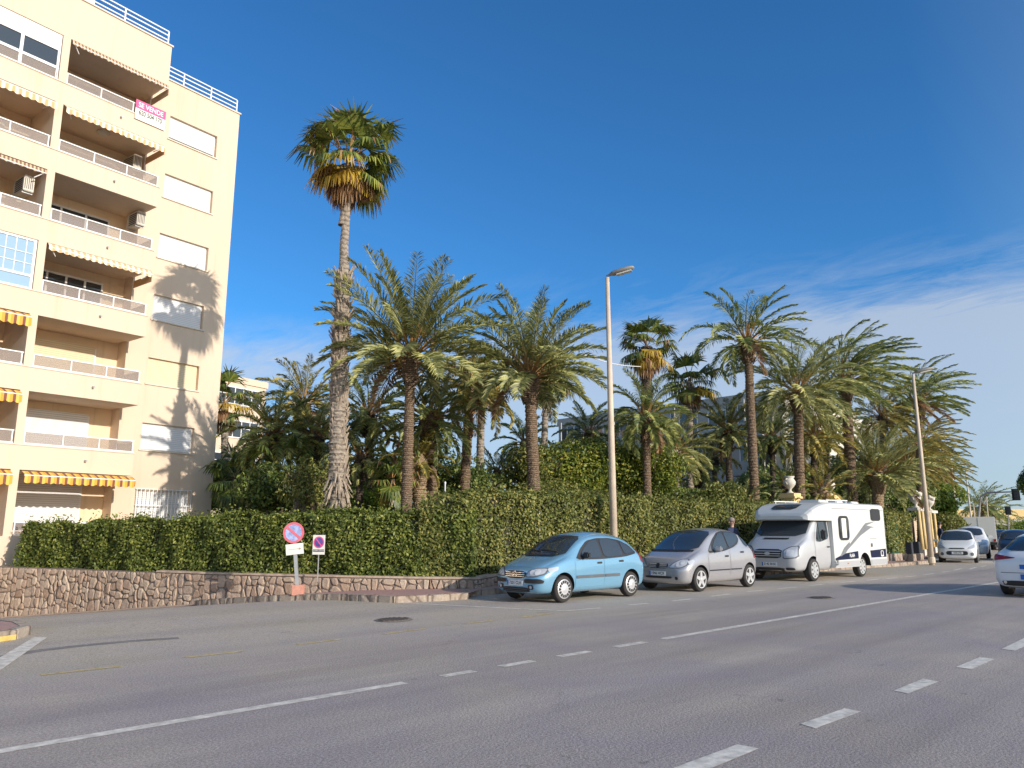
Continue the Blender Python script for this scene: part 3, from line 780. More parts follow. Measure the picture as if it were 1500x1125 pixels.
def fan_palm(label, hx, hy, D, bx, s=1.0, seed=0, r=.16, nf=34, big=False, group='fan palms in the garden', bark='trunk_grey', brown=.3, low=False, base_z=.28, mats=None):
    rg = np.random.default_rng(seed+500)
    heart = dp(hx, hy, D); base = dz_(bx, base_z, D+.1)
    root = thing('fan_palm', label, 'palm tree', base, 0, group)
    quads = []; mi = []
    Hh = np.array(heart)
    for i in range(nf):
        f = (i+.5)/nf; az = i*2.39996+rg.normal(0, .2); e = R(86-160*f**.9)+rg.normal(0, .19)
        d = np.array([math.cos(az)*math.cos(e), math.sin(az)*math.cos(e), math.sin(e)])
        pl = s*(.86-.22*f)*max(.45, 1+rg.normal(0, .22))*(1.0 if e > -.6 else .8)
        k = 6; p = Hh+d*.08; path = [p]
        for j in range(k):
            ee = e-R(22)*(j/k)**1.5; dd = np.array([math.cos(az)*math.cos(ee), math.sin(az)*math.cos(ee), math.sin(ee)])
            p = p+dd*pl/k; path.append(p)
        side = np.cross(dd, [0,0,1.0]); side /= np.linalg.norm(side)+1e-6; nrm = np.cross(side, dd)
        old = f > 1-brown; mid = f > 1-brown-.16
        m_ = 2 if (old and rg.random() < .8) else (1 if (mid and rg.random() < .55) else 0)
        for a, b in zip(path, path[1:]):
            w = .022*s; quads.append([a-side*w, a+side*w, b+side*w, b-side*w]); mi.append(3)
        ns = 30; bl = s*(.66+.24*rg.random())
        for q in range(ns):
            an = (q/(ns-1)-.5)*R((150+85*min(1, f*2.5)) if not old else 150)+rg.normal(0, .03)
            v = dd*math.cos(an)+side*math.sin(an)+nrm*.18*math.cos(an*1.3)
            v /= np.linalg.norm(v); ln = bl*(.72+.28*math.cos(an*.6))*(.9+.2*rg.random())
            wv = np.cross(v, nrm); wv /= np.linalg.norm(wv)+1e-6
            w1 = .038*s; a = p; b = p+v*ln*.62; dr = .22+.85*f+.4*rg.random()
            v2 = v*(1-dr*.6)+np.array([0,0,-1.0])*dr; v2 /= np.linalg.norm(v2)+1e-6
            c = b+v2*ln*.5
            quads.append([a-wv*.006, a+wv*.006, b+wv*w1, b-wv*w1]); mi.append(m_)
            quads.append([b-wv*w1, b+wv*w1, c+wv*.006, c-wv*.006]); mi.append(m_ if rg.random() > .12 else 2)
    quads_mesh('crown', np.array(quads), mats or [M['fan_green'], M['fan_yellow'], M['fan_brown'], M['stalk']], mi, root, True)
    mb = MB(); hv = Vector(heart)
    if big:
        def at(px, py): return dp(px, py, D)
        up = at(504, 400)
        palm_trunk(mb, [at(502,322+8), at(506,300), hv], .115, .13, rg, .10, .04)
        palm_trunk(mb, [up, at(504,360), at(507,318), hv-Vector((0,0,.2))], .145, .11, rg, .09, .03)
        m1 = at(497, 540); palm_trunk(mb, [base, at(494,690), m1, up], .27, .21, rg, .10, .10)
        boots(mb, m1, up, .22, 210, rg, .24, .14, 1, .06)
        boots(mb, base, m1, .25, 420, rg, .22, .07, 1, .065)
        boots(mb, at(495,688), base, .27, 160, rg, .42, .16, 1, .045, True)
        mb.build('trunk', [M['trunk_grey'], M['boot']], root, True)
    else:
        palm_trunk(mb, [base, base.lerp(hv, .5), hv], r*1.1, r*.85, rg, .11, .06)
        if not low: boots(mb, hv-Vector((0,0,1.3)), hv, r, 70, rg, .35, .10, 0, .04, True)
        mb.build('trunk', M[bark], root, True)
    return root
# ================================================================== planting
fan_palm('very tall fan palm with yellow and brown hanging leaves, ragged grey trunk above the hedge', 512, 237, 23.3, 495, 1.15, 3, .2, 48, True, brown=.29)
E = [  # label, heart px, heart py, distance, base px, frond length, kwargs
 ('tall date palm with a slim dark trunk just right of the tallest fan palm', 602, 520, 24.0, 592, 3.5, dict(nf=56, r=.16, bark='trunk', leafm='frond', droop=.72, seed=1, lo=-6, up=3, npair=66)),
 ('date palm with a swollen crown base directly left of the nearest lamp post', 776, 548, 24.5, 787, 2.95, dict(nf=58, r=.19, bark='trunk', leafm='frond', seed=2, droop=.80, lo=-6, npair=62)),
 ('date palm with orange leaf stalks between the two nearest big palms', 688, 566, 29, 675, 2.7, dict(nf=46, r=.18, bark='trunk', leafm='frond_yel', seed=3, lo=-42, droop=1.2)),
 ('short bushy date palm with a thick tan trunk just right of the slim dark trunk', 628, 612, 27, 638, 2.5, dict(nf=48, r=.23, bark='trunk', leafm='frond_dk', seed=4, droop=1.05)),
 ('low date palm with a leaning tan trunk showing its cut leaf bases', 612, 672, 26.5, 624, 1.5, dict(nf=26, r=.24, bark='trunk_tan', leafm='frond_yel', seed=5)),
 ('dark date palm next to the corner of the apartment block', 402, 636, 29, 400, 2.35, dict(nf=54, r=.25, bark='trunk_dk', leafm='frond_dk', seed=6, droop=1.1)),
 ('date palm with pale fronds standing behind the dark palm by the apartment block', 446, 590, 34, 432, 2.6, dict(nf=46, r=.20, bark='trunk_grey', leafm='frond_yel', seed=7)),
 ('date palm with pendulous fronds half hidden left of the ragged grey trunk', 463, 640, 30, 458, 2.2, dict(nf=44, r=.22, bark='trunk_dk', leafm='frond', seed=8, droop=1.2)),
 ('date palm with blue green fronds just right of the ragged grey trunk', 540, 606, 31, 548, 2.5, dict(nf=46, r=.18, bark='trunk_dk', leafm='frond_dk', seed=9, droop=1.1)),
 ('distant date palm glimpsed between two trunks left of the rounded shrub', 728, 690, 44, 722, 2.0, dict(nf=34, r=.17, leafm='frond_yel', seed=10)),
 ('distant bushy date palm left of the rounded shrub behind the swollen palm', 768, 648, 42, 770, 2.2, dict(nf=40, r=.17, leafm='frond_dk', seed=11)),
 ('date palm crown peeping over the rounded shrub left of the grey building', 862, 634, 40, 864, 2.2, dict(nf=40, r=.17, leafm='frond', seed=12, wind=(.15,0,0))),
 ('arching dark date palm in front of the grey building right of the lamp post', 946, 612, 31, 950, 2.35, dict(nf=48, r=.16, bark='trunk', leafm='frond_dk', seed=13, droop=1.25, wind=(.1,0,-.1))),
 ('medium date palm with a pale trunk before the grey building', 988, 662, 34, 996, 2.3, dict(nf=48, r=.16, bark='trunk_grey', leafm='frond', seed=14, wind=(.1,0,0))),
 ('slim date palm with upright fronds in front of the grey building centre', 1066, 630, 36, 1072, 2.2, dict(nf=48, r=.15, bark='trunk_dk', leafm='frond', seed=15, lo=-25, droop=.8)),
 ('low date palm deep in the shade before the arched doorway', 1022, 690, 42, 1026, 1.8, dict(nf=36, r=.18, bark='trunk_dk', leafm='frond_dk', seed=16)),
 ('tallest date palm in the middle, ringed dark trunk, fronds blown to the right', 1095, 500, 33.5, 1110, 2.9, dict(nf=40, r=.185, bark='trunk', leafm='frond_dk', seed=17, wind=(.45,0,-.1), droop=1.1, lo=-22, up=2)),
 ('date palm with a thick ringed trunk rising behind the camper cab', 1168, 575, 35, 1174, 3.25, dict(nf=60, r=.21, bark='trunk', leafm='frond', seed=18, wind=(.25,0,0), lo=-20)),
 ('second crown behind the thick ringed trunk with orange stalks', 1192, 640, 38, 1192, 2.3, dict(nf=40, r=.16, bark='trunk_dk', leafm='frond_yel', seed=19, wind=(.2,0,0))),
 ('date palm with long fronds swept right by the wind and a swollen neck', 1238, 560, 38, 1254, 3.8, dict(nf=54, r=.24, bark='trunk', leafm='frond_dk', seed=20, wind=(1.5,0,-.3), lo=0, droop=1.0)),
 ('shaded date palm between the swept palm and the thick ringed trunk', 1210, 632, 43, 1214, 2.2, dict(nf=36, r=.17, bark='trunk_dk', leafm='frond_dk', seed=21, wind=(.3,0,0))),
 ('lush low date palm with a stout trunk right of the camper', 1285, 694, 38.5, 1286, 2.9, dict(nf=60, r=.27, bark='trunk_tan', leafm='frond', seed=22, wind=(.18,0,.05), lo=-22, droop=.85)),
 ('date palm with yellow green fronds behind the lush low palm', 1292, 610, 47, 1296, 2.9, dict(nf=50, r=.19, bark='trunk_dk', leafm='frond_yel', seed=23, wind=(.9,0,-.1))),
 ('windswept date palm whose crown stands behind the top of the second lamp post', 1345, 590, 47, 1350, 3.4, dict(nf=46, r=.20, bark='trunk', leafm='frond_dk', seed=24, wind=(1.5,0,-.3), lo=0, droop=1.0)),
 ('date palm behind the gate columns with fronds blown towards the road', 1330, 680, 50, 1330, 2.7, dict(nf=50, r=.22, bark='trunk_dk', leafm='frond_yel', seed=25, wind=(1.0,0,-.1))),
 ('first palm of the receding roadside row beyond the second lamp post', 1352, 645, 56, 1356, 3.0, dict(nf=48, r=.2, leafm='frond_yel', seed=26, wind=(1.2,0,-.4), group='date palms receding along the road')),
 ('second palm of the receding roadside row', 1364, 668, 62, 1366, 3.0, dict(nf=44, r=.2, leafm='frond', seed=27, wind=(1.2,0,-.4), group='date palms receding along the road')),
 ('third palm of the receding roadside row', 1372, 688, 68, 1372, 3.0, dict(nf=44, r=.2, leafm='frond_yel', seed=28, wind=(1.2,0,-.4), group='date palms receding along the road')),
 ('last palm of the receding roadside row, above the pale stepped building', 1380, 706, 76, 1380, 3.0, dict(nf=44, r=.2, leafm='frond', seed=29, wind=(1.2,0,-.4), group='date palms receding along the road')),
 ('small date palm deep in the garden behind the tallest middle palm', 1130, 640, 44, 1136, 2.3, dict(nf=40, r=.15, bark='trunk_dk', leafm='frond_dk', seed=30, wind=(.15,0,0))),
 ('spiky young date palm behind the left stone urn', 1152, 712, 38, 1150, 1.5, dict(nf=24, r=.15, bark='trunk_dk', leafm='frond_dk', seed=31, npair=34)),
 ('young date palm with pale fronds spilling over the right stone urn', 1205, 718, 35.5, 1200, 1.5, dict(nf=26, r=.16, bark='trunk_tan', leafm='frond_yel', seed=32, npair=34)),
 ('low spiky palm behind the hedge at the foot of the tallest middle palm', 1092, 735, 33, 1090, 1.1, dict(nf=22, r=.14, bark='trunk_dk', leafm='frond', seed=33, npair=30)),
 ('low palm with drooping fronds against the foot of the ragged grey trunk', 528, 668, 27, 524, 1.5, dict(nf=26, r=.12, bark='trunk_dk', leafm='frond', seed=36, droop=1.4)),
 ('distant bushy palm behind the arched doorway of the grey building', 1046, 668, 46, 1050, 2.0, dict(nf=34, r=.16, bark='trunk_dk', leafm='frond_yel', seed=37)),
 ('distant windblown palm under the traffic light arm, left one of two', 1438, 742, 105, 1438, 4.2, dict(nf=44, r=.3, bark='trunk_dk', leafm='frond_dk', seed=38, wind=(.3,-.1,0), npair=30, wid=.05, group='palms at the far junction')),
 ('distant grey green palm under the traffic light arm, right one of two', 1452, 752, 112, 1452, 4.2, dict(nf=44, r=.3, bark='trunk_dk', leafm='frond', seed=39, wind=(.6,-.2,0), npair=30, wid=.05, group='palms at the far junction')),
]
for (lb, hx, hy, D, bx, L, kw) in E: date_palm(lb, hx, hy, D, bx, L, **kw)
fan_palm('small sunny fan palm behind the swollen date palm, trunk leaning', 801, 556, 33, 790, .85, 11, .15, 30)
fan_palm('slender fan palm with a pale grey trunk between the two nearest big palms', 706, 552, 32, 700, .9, 12, .17, 28)
fan_palm('dark fan palm with a thick skirted trunk behind the lamp post', 947, 508, 33, 950, .95, 13, .27, 34, bark='trunk_dk')
fan_palm('fan palm with golden lower leaves right of the thick skirted fan palm', 1010, 560, 36, 1012, 1.0, 14, .17, 32, brown=.25)
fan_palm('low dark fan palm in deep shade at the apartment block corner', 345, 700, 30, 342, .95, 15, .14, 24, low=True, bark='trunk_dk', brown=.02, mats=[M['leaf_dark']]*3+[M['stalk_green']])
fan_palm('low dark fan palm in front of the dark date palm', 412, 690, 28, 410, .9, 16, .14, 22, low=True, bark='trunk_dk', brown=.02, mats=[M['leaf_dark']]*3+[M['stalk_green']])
fan_palm('low fan palm in the shade right of the ragged grey trunk', 575, 702, 26, 577, .7, 17, .10, 20, low=True, bark='trunk_dk', brown=.05)
fan_palm('fan palm peeping out behind the apartment block', 329, 592, 40, 330, 1.1, 18, .2, 28, brown=.4)

def B(name, label, px, py, D, rx, ry, rz, n, leaf, mat, lumps=12, trunks=1, cat='bush', group=None):
    return bush(name, label, dp(px, py, D), (rx, ry, rz), n, leaf, mat, lumps, trunks, cat, group)
B('ficus_tree', 'broad clipped shrub with yellowish leaves behind the lamp post', 868, 690, 33, 3.5, 2.2, 1.55, 26000, .065, 'leaf_bush', 30, 4, 'tree')
B('ficus_tree', 'darker clipped shrub behind the swollen date palm', 782, 698, 31, 1.5, 1.8, 1.35, 13000, .062, 'leaf_hedge2', 18, 3, 'tree')
B('garden_bush', 'clipped shrub behind the arching dark date palm', 952, 694, 32.5, 1.2, 1.6, 1.45, 11000, .062, 'leaf_bush', 14, 2)
B('ficus_tree', 'rounded green tree with yellow tips behind the slim dark trunk', 560, 692, 33, 1.6, 1.6, 1.2, 10000, .07, 'leaf_bright', 14, 3, 'tree')
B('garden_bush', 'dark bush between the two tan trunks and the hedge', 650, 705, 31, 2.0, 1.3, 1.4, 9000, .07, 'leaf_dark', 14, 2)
B('garden_bush', 'sparse twiggy shrub left of the ragged grey trunk', 452, 712, 25, 1.15, .8, .9, 4200, .055, 'leaf_hedge2', 14, 4)
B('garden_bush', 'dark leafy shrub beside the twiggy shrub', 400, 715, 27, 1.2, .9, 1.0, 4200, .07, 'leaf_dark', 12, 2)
B('garden_bush', 'bright yellow green bush beside the apartment block corner', 345, 742, 36, 2.6, .9, .8, 5200, .07, 'leaf_bright', 12, 2)
B('garden_bush', 'bright green bush low behind the tallest fan palm base', 548, 738, 30, 1.8, .8, .75, 5200, .06, 'leaf_bright', 12, 2)
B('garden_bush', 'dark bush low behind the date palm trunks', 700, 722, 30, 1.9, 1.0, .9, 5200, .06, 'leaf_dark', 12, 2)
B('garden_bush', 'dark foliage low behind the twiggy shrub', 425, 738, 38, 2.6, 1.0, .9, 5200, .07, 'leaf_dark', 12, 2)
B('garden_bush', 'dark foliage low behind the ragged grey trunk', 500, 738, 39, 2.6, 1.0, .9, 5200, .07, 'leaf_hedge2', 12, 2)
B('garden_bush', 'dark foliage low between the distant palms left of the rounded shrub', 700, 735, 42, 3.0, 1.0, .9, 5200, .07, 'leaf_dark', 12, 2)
B('garden_bush', 'low bush under the broad clipped shrub', 840, 728, 30, 3.0, .9, .6, 6500, .06, 'leaf_hedge2', 14, 2)
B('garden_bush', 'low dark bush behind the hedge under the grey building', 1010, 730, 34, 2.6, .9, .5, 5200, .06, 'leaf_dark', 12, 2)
B('garden_bush', 'olive bush behind the hedge beside the tallest middle palm', 1060, 728, 33, 1.2, .9, .7, 4200, .06, 'leaf_hedge2', 12, 2)
B('garden_bush', 'dark bush behind the camper roof', 1262, 728, 42, 2.2, 1.2, 1.3, 6000, .08, 'leaf_dark', 12, 2)
B('garden_bush', 'dark bush behind the urns on the gate', 1318, 728, 47, 2.0, 1.2, 1.3, 6000, .08, 'leaf_dark', 12, 2)
B('broadleaf_tree', 'bright green tree in front of the pale stepped building', 1378, 737, 66, 1.9, 1.9, 2.0, 9000, .11, 'leaf_bright', 16, 1, 'tree')
B('garden_bush', 'olive hedge mass beyond the gate beside the white hatchback', 1392, 777, 60, 3.2, 2.0, 1.3, 7000, .10, 'leaf_hedge2', 12, 2)
B('broadleaf_tree', 'dark leafy tree at the right edge beyond the traffic light', 1524, 704, 60, 1.6, 2, 1.7, 9000, .10, 'leaf_dark', 14, 1, 'tree')
B('garden_bush', 'green roadside bush behind the farthest white car', 1508, 774, 120, 5, 3, 1.6, 5000, .16, 'leaf_bright', 10, 2)
B('garden_bush', 'dark low bush at the far end of the road', 1474, 779, 125, 6, 3, 1.1, 5000, .16, 'leaf_dark', 10, 2)
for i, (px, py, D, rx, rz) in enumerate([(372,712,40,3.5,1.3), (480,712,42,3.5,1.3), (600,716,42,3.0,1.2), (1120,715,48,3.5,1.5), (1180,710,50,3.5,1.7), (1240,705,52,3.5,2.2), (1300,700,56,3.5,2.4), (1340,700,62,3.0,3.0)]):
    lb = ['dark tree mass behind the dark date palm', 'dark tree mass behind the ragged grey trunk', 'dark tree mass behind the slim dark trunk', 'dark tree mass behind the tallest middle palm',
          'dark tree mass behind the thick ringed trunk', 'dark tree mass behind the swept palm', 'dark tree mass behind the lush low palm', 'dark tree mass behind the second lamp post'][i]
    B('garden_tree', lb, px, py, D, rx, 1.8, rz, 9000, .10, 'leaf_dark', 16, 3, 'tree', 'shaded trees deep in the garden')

# ================================================================== apartment block
Cc = c2w(-12.05, 31.0, 0.0); BR = math.atan2(.153, .987)
apt = thing('apartment_building', 'cream seven storey apartment block with striped awnings and white shutters', 'building', (Cc.x, Cc.y, 0), BR)
P = 2.52; XL = -16.0; FR = -1.3; REC = .7
XW0, XW1 = -3.09, -.97; BX = -3.95
wt = [3.0+P*i for i in range(7)]; wh = [1.30]+[1.02]*6
body = MB()
def bx(a, b, mi=0, mb=None): (mb or body).box(a, b, mi)
bx((BX, 0, -1.5), (XW0, .3, 19.6)); bx((XW1, 0, -1.5), (0, .3, 19.6))
z = -1.5
for i in range(7):
    bx((XW0, 0, z), (XW1, .3, wt[i]-wh[i])); z = wt[i]
bx((XW0, 0, z), (XW1, .3, 19.6))
bx((XL, REC, -1.5), (0, 13, 18.9), 0); bx((BX, .3, -1.5), (0, REC, 18.9))
bx((-.22, .3, 18.9), (0, 13, 19.6)); bx((BX, 12.8, 18.9), (-.22, 13, 19.6))
# roof block over the balconies
bx((XL, FR, 18.54), (BX, 3.0, 20.2))
o = body.build('wall', M['stucco'], apt)
cap = MB(); cap.box((XL, FR-.05, 20.2), (BX+.05, 3.05, 20.26)); cap.box((BX+.06, -.05, 19.6), (.05, .3, 19.66)); cap.box((-.27, .3, 19.6), (.05, 13.05, 19.66))
cap.build('coping', M['stucco_pale'], apt)
PIL = [(-7.79, -7.54), (-11.65, -11.40), (-15.5, -15.25)]
pm = [MB().box((a, FR+.002, -1.0), (b, REC, 18.54)).build('pillar', M['stucco'], apt) for a, b in PIL]
# ground floor plinth
MB().box((XL, FR-.03, -1.6), (BX-.0, REC, 1.36)).build('plinth', M['stucco'], apt)
BAYS = [(-7.54, BX), (-11.40, -7.79), (-15.25, -11.65)]
def recess_lining():
    b = MB()
    for (a, c) in BAYS:
        b.box((a+.004, REC-.05, 1.36), (c-.0, REC-.004, 18.5)); 
    b.build('recess_wall', M['stucco_in'], apt)
recess_lining()
def railing(x0, x1, zb, h, par, ret=True, name='railing', y=FR+.06):
    m = MB(); n = max(1, int(round((x1-x0)/1.15)))
    for k in range(n+1):
        x = x0+.02+(x1-x0-.06)*k/n; m.box((x-.02, y-.02, zb), (x+.02, y+.02, zb+h))
    for hz_ in (h, h*.08): m.box((x0, y-.025, zb+hz_-.02), (x1, y+.025, zb+hz_+.02))
    if ret:
        m.box((x1-.03, y+.026, zb+h-.018), (x1+.015, -.003, zb+h+.018)); m.box((x1-.03, -.06, zb), (x1+.01, -.02, zb+h-.019)); m.box((x1-.025, y+.026, zb+h*.08-.018), (x1+.01, -.003, zb+h*.08+.018))
    r = m.build(name, M['white_metal'], par)
    g = MB(); g.box((x0+.02, y-.006, zb+h*.1), (x1-.05, y+.006, zb+h-.03)); 
    if ret: g.box((x1-.014, y+.06, zb+h*.1), (x1-.004, -.07, zb+h-.03))
    g.build('glass_panel', M['rail_glass'], r)
    return r
for i in range(6):
    zb, zt = 3.42+P*i, 4.19+P*i
    b = MB()
    b.box((XL, FR, zb), (BX, FR+.14, zt)); b.box((BX-.12, FR+.14, zb), (BX, 0, zt)); b.box((XL, FR+.14, zb), (BX-.12, REC-.01, zb+.16))
    bal = b.build('balcony', M['stucco'], apt)
    lip = MB(); lip.box((XL, FR-.03, zt), (BX+.03, FR+.17, zt+.035)); lip.box((BX-.13, FR+.171, zt), (BX+.03, -.002, zt+.035)); lip.build('ledge', M['stucco_pale'], bal)
    sp = MB(); 
    for xx in (-5.6, -9.6): sp.tube([(xx, FR+.02, zb+.42), (xx, FR-.12, zb+.40)], .035, 8)
    sp.build('drain_spout', M['galv'], bal)
    for j, (a, c) in enumerate(BAYS):
        if j == 1 and i == 2: continue
        railing(a+.02, c-.02, zt+.035, .42, bal, ret=(j == 0))
railing(-7.5, BX, 1.36, .42, apt, False)
# roof railing
def roofrail(x0, x1, z, y, n):
    m = MB()
    for k in range(n+1): x = x0+(x1-x0)*k/n; m.box((x-.025, y-.025, z), (x+.025, y+.025, z+.62))
    for h in (.22, .42, .60): m.box((x0, y-.02, z+h), (x1, y+.02, z+h+.045))
    m.build('roof_railing', M['white_metal'], apt)
roofrail(XL, BX-.1, 20.26, FR+.15, 7); roofrail(BX+.1, -.1, 19.66, .12, 3)
m = MB(); m.box((-7.3,FR+.05,20.26),(-6.9,FR+.35,20.9)); m.tube([(-7.1,FR+.2,20.9),(-7.1,FR+.2,21.5)], .03, 6); m.build('roof_cabinet', M['white_metal'], apt)
# small windows with roller shutters
for i in range(7):
    zt, h = wt[i], wh[i]; fr = MB()
    y0 = .17
    for a, b in (((XW0, y0, zt-h), (XW0+.05, .24, zt)), ((XW1-.05, y0, zt-h), (XW1, .24, zt)), ((XW0+.05, y0, zt-.05), (XW1-.05, .24, zt)), ((XW0+.05, y0, zt-h), (XW1-.05, .24, zt-h+.05))): fr.box(a, b)
    w = fr.build('window', M['white_metal'] if i != 2 else M['shutter_cream'], apt)
    d = 0 if i != 6 else .10
    MB().box((XW0+.05, .11, zt-h+.05+d), (XW1-.05, .165, zt-.001)).build('shutter', M['shutter_cream'] if i == 2 else M['shutter'], w)
    MB().box((XW0+.05, .19, zt-h+.05), (XW1-.05, .21, zt-.05)).build('pane', M['dark_glass'], w)
    MB().box((XW0-.06, -.05, zt-h-.04), (XW1+.06, .169, zt-h+.012)).build('sill', M['stucco_pale'], w)
    if i == 0:
        g = MB()
        for k in range(15): x = XW0-.02+(XW1-XW0+.04)*k/14; g.box((x-.012, -.10, zt-h-.12), (x+.012, -.075, zt+.06))
        for q in (zt+.05, zt-h-.12, zt-.55): g.box((XW0-.05, -.074, q-.015), (XW1+.05, -.055, q+.015))
        g.build('window_bars', M['white_metal'], w)
# doors and windows at the back of the balconies
def slider(x0, x1, z0, z1, kind, n=3):
    f = MB(); y = REC-.055
    f.box((x0, y-.06, z0), (x0+.07, y, z1)); f.box((x1-.07, y-.06, z0), (x1, y, z1)); f.box((x0+.07, y-.06, z1-.07), (x1-.07, y, z1)); f.box((x0+.07, y-.06, z0), (x1-.07, y, z0+.07))
    for k in range(1, n): x = x0+(x1-x0)*k/n; f.box((x-.035, y-.055, z0+.07), (x+.035, y-.005, z1-.07))
    w = f.build('balcony_door', M['white_metal'], apt)
    MB().box((x0+.07, y-.03, z0+.07), (x1-.07, y-.02, z1-.07)).build('pane', M['dark_glass'], w)
    if kind == 's': MB().box((x0+.07, y-.10, z0+.3), (x1-.07, y-.062, z1+.05)).build('shutter', M['shutter'], w)
    if kind == 'c': MB().box((x0+.07, y-.10, z0+.95), (x1-.07, y-.062, z1+.05)).build('shutter', M['shutter_cream'], w)
    return w
K0 = {0:('s',3), 1:('s',2), 2:('c',2), 3:('g',4), 4:('g',3), 5:('c',3), 6:('g',3)}
for i in range(7):
    z0 = (3.5+P*i-P) if i else 1.36
    slider(-7.35, -4.75, z0+.12, z0+2.1, *K0[i]); slider(-11.1, -8.6, z0+.12, z0+2.1, 'c' if i % 2 else 'g', 2)
# glazed-in balconies of the left bay (floors 4 and 7)
for i in (3, 6):
    z0 = 4.225+P*(i-1); z1 = 3.42+P*i; f = MB(); a, c = -11.38, -7.81; y = FR+.08
    if i == 6: z0 += .0
    f.box((a, y-.04, z0), (a+.08, y+.04, z1)); f.box((c-.08, y-.04, z0), (c, y+.04, z1)); f.box((a+.08, y-.04, z1-(.08 if i == 3 else .62)), (c-.08, y+.04, z1)); f.box((a+.08, y-.04, z0), (c-.08, y+.04, z0+.06)); f.box((a+.08, y-.04, z0+.42), (c-.08, y+.04, z0+.50))
    for k in range(1, 3): x = a+(c-a)*k/3; f.box((x-.05, y-.045, z0+.06), (x+.05, y+.045, z1-.08))
    if i == 3:
        for k in range(1, 12):
            x = a+(c-a)*k/12; f.box((x-.012, y-.03, z0+.5), (x+.012, y-.015, z1-.08))
        for q in (.85, 1.2): f.box((a+.08, y-.031, z0+q-.01), (c-.08, y-.016, z0+q+.01))
    w = f.build('glazed_balcony', M['white_metal'], apt)
    MB().box((a+.08, y-.008, z0+.06), (c-.08, y+.008, z1-.08)).build('pane', M['blue_glass'] if i == 3 else M['dark_glass'], w)
# awnings
def awning(x0, x1, zt, mat, drop=.30, out=.22, arm=False, n=None):
    t = MB(); y0 = FR-.02; y1 = FR-out
    t.add([(x0,y0,zt),(x1,y0,zt),(x1,y1,zt-.12),(x0,y1,zt-.12),(x0,y0,zt-.012),(x1,y0,zt-.012),(x1,y1,zt-.132),(x0,y1,zt-.132)], [(0,1,2,3),(7,6,5,4),(0,4,5,1),(1,5,6,2),(2,6,7,3),(3,7,4,0)])
    w = t.build('awning', mat, apt)
    v = MB(); n = max(6, int((x1-x0)/.22)); 
    for k in range(n):
        a = x0+(x1-x0)*k/n; b = x0+(x1-x0)*(k+1)/n; vs = []
        for q in range(6):
            x = a+(b-a)*q/5; dd = drop-.05+.05*math.sin(math.pi*q/5); yy = y1-.004+.012*math.sin((x)*9)
            vs += [(x, y1-.003, zt-.135), (x, yy, zt-.135-dd)]
        v.add(vs, [(2*q, 2*q+1, 2*q+3, 2*q+2) for q in range(5)])
    v.build('valance', mat, w)
    bb = MB(); bb.tube([(x0, y1+.01, zt-.145), (x1, y1+.01, zt-.145)], .022, 6)
    bb.tube([(x0+.05,y1,zt-.14),(x0+.3,FR+.1,zt-.35)], .018, 5); bb.tube([(x1-.05,y1,zt-.14),(x1-.3,FR+.1,zt-.35)], .018, 5)
    bb.build('front_bar', M['white_metal'], w)
    if arm: 
        e = MB(); e.box((x1-.02, y1, zt-.42), (x1+.0, FR+1.2, zt-.14)); e.build('side_flap', mat, w)
awning(-7.5, BX-.02, 3.38, M['awning_a'], .26, .3); awning(-11.38, -7.82, 3.38, M['awning_a'], .34, .3)
awning(-7.5, BX+.0, 3.40+P*3, M['awning_b'], .13, .12, True); awning(-7.5, BX+.0, 3.40+P*5, M['awning_b'], .22, .2, True); awning(-7.5, BX+.0, 3.40+P*6, M['awning_c'], .08, .08, True)
awning(-11.38, -7.82, 3.38+P*2, M['awning_a'], .34, .3); awning(-11.38, -7.82, 3.38+P*5, M['awning_b'], .26, .25); awning(-11.38, -7.82, 3.38+P*4, M['awning_c'], .06, .06); awning(-11.38, -7.82, 3.38+P, M['awning_a'], .30, .28)
# air conditioners
def aircon(x, y, z, mat, rz=0, w=.82):
    t = MB(); t.cbox((x, y, z), (.32, w, .56), 0, rz); a = t.build('air_conditioner', mat, apt, bevel=.02)
    g = MB(); Mx = Matrix.Translation((x, y, z)) @ Matrix.Rotation(rz, 4, 'Z')
    for k in range(6): g.box((-.17, -w/2+.08, -.22+k*.075), (-.162, w/2-.2, -.18+k*.075), 0, Mx)
    for k in range(5): g.box((-.13+k*.055, -w/2-.008, -.2), (-.11+k*.055, -w/2-.002, .2), 0, Mx)
    g.build('grille', M['ac_dark'], a)
    b = MB(); b.box((-.16,-w/2+.1,-.33),(.16,-w/2+.13,-.285),0,Mx); b.box((-.16,w/2-.13,-.33),(.16,w/2-.1,-.285),0,Mx); b.build('bracket', M['galv'], a)
aircon(-4.16, -.22, 13.15, M['ac_white']); aircon(-4.4, .1, 15.45, M['ac_white'], .05, .95); aircon(-8.15, -.5, 12.95, M['ac_white'], 0, .9)
c_ = MB(); c_.lathe([(.20,0),(.22,-.05),(.15,-.12),(.05,-.14)], (-5.8, -.5, 3.42+P*5-.0), 16); c_.build('ceiling_lamp', M['ac_white'], apt)
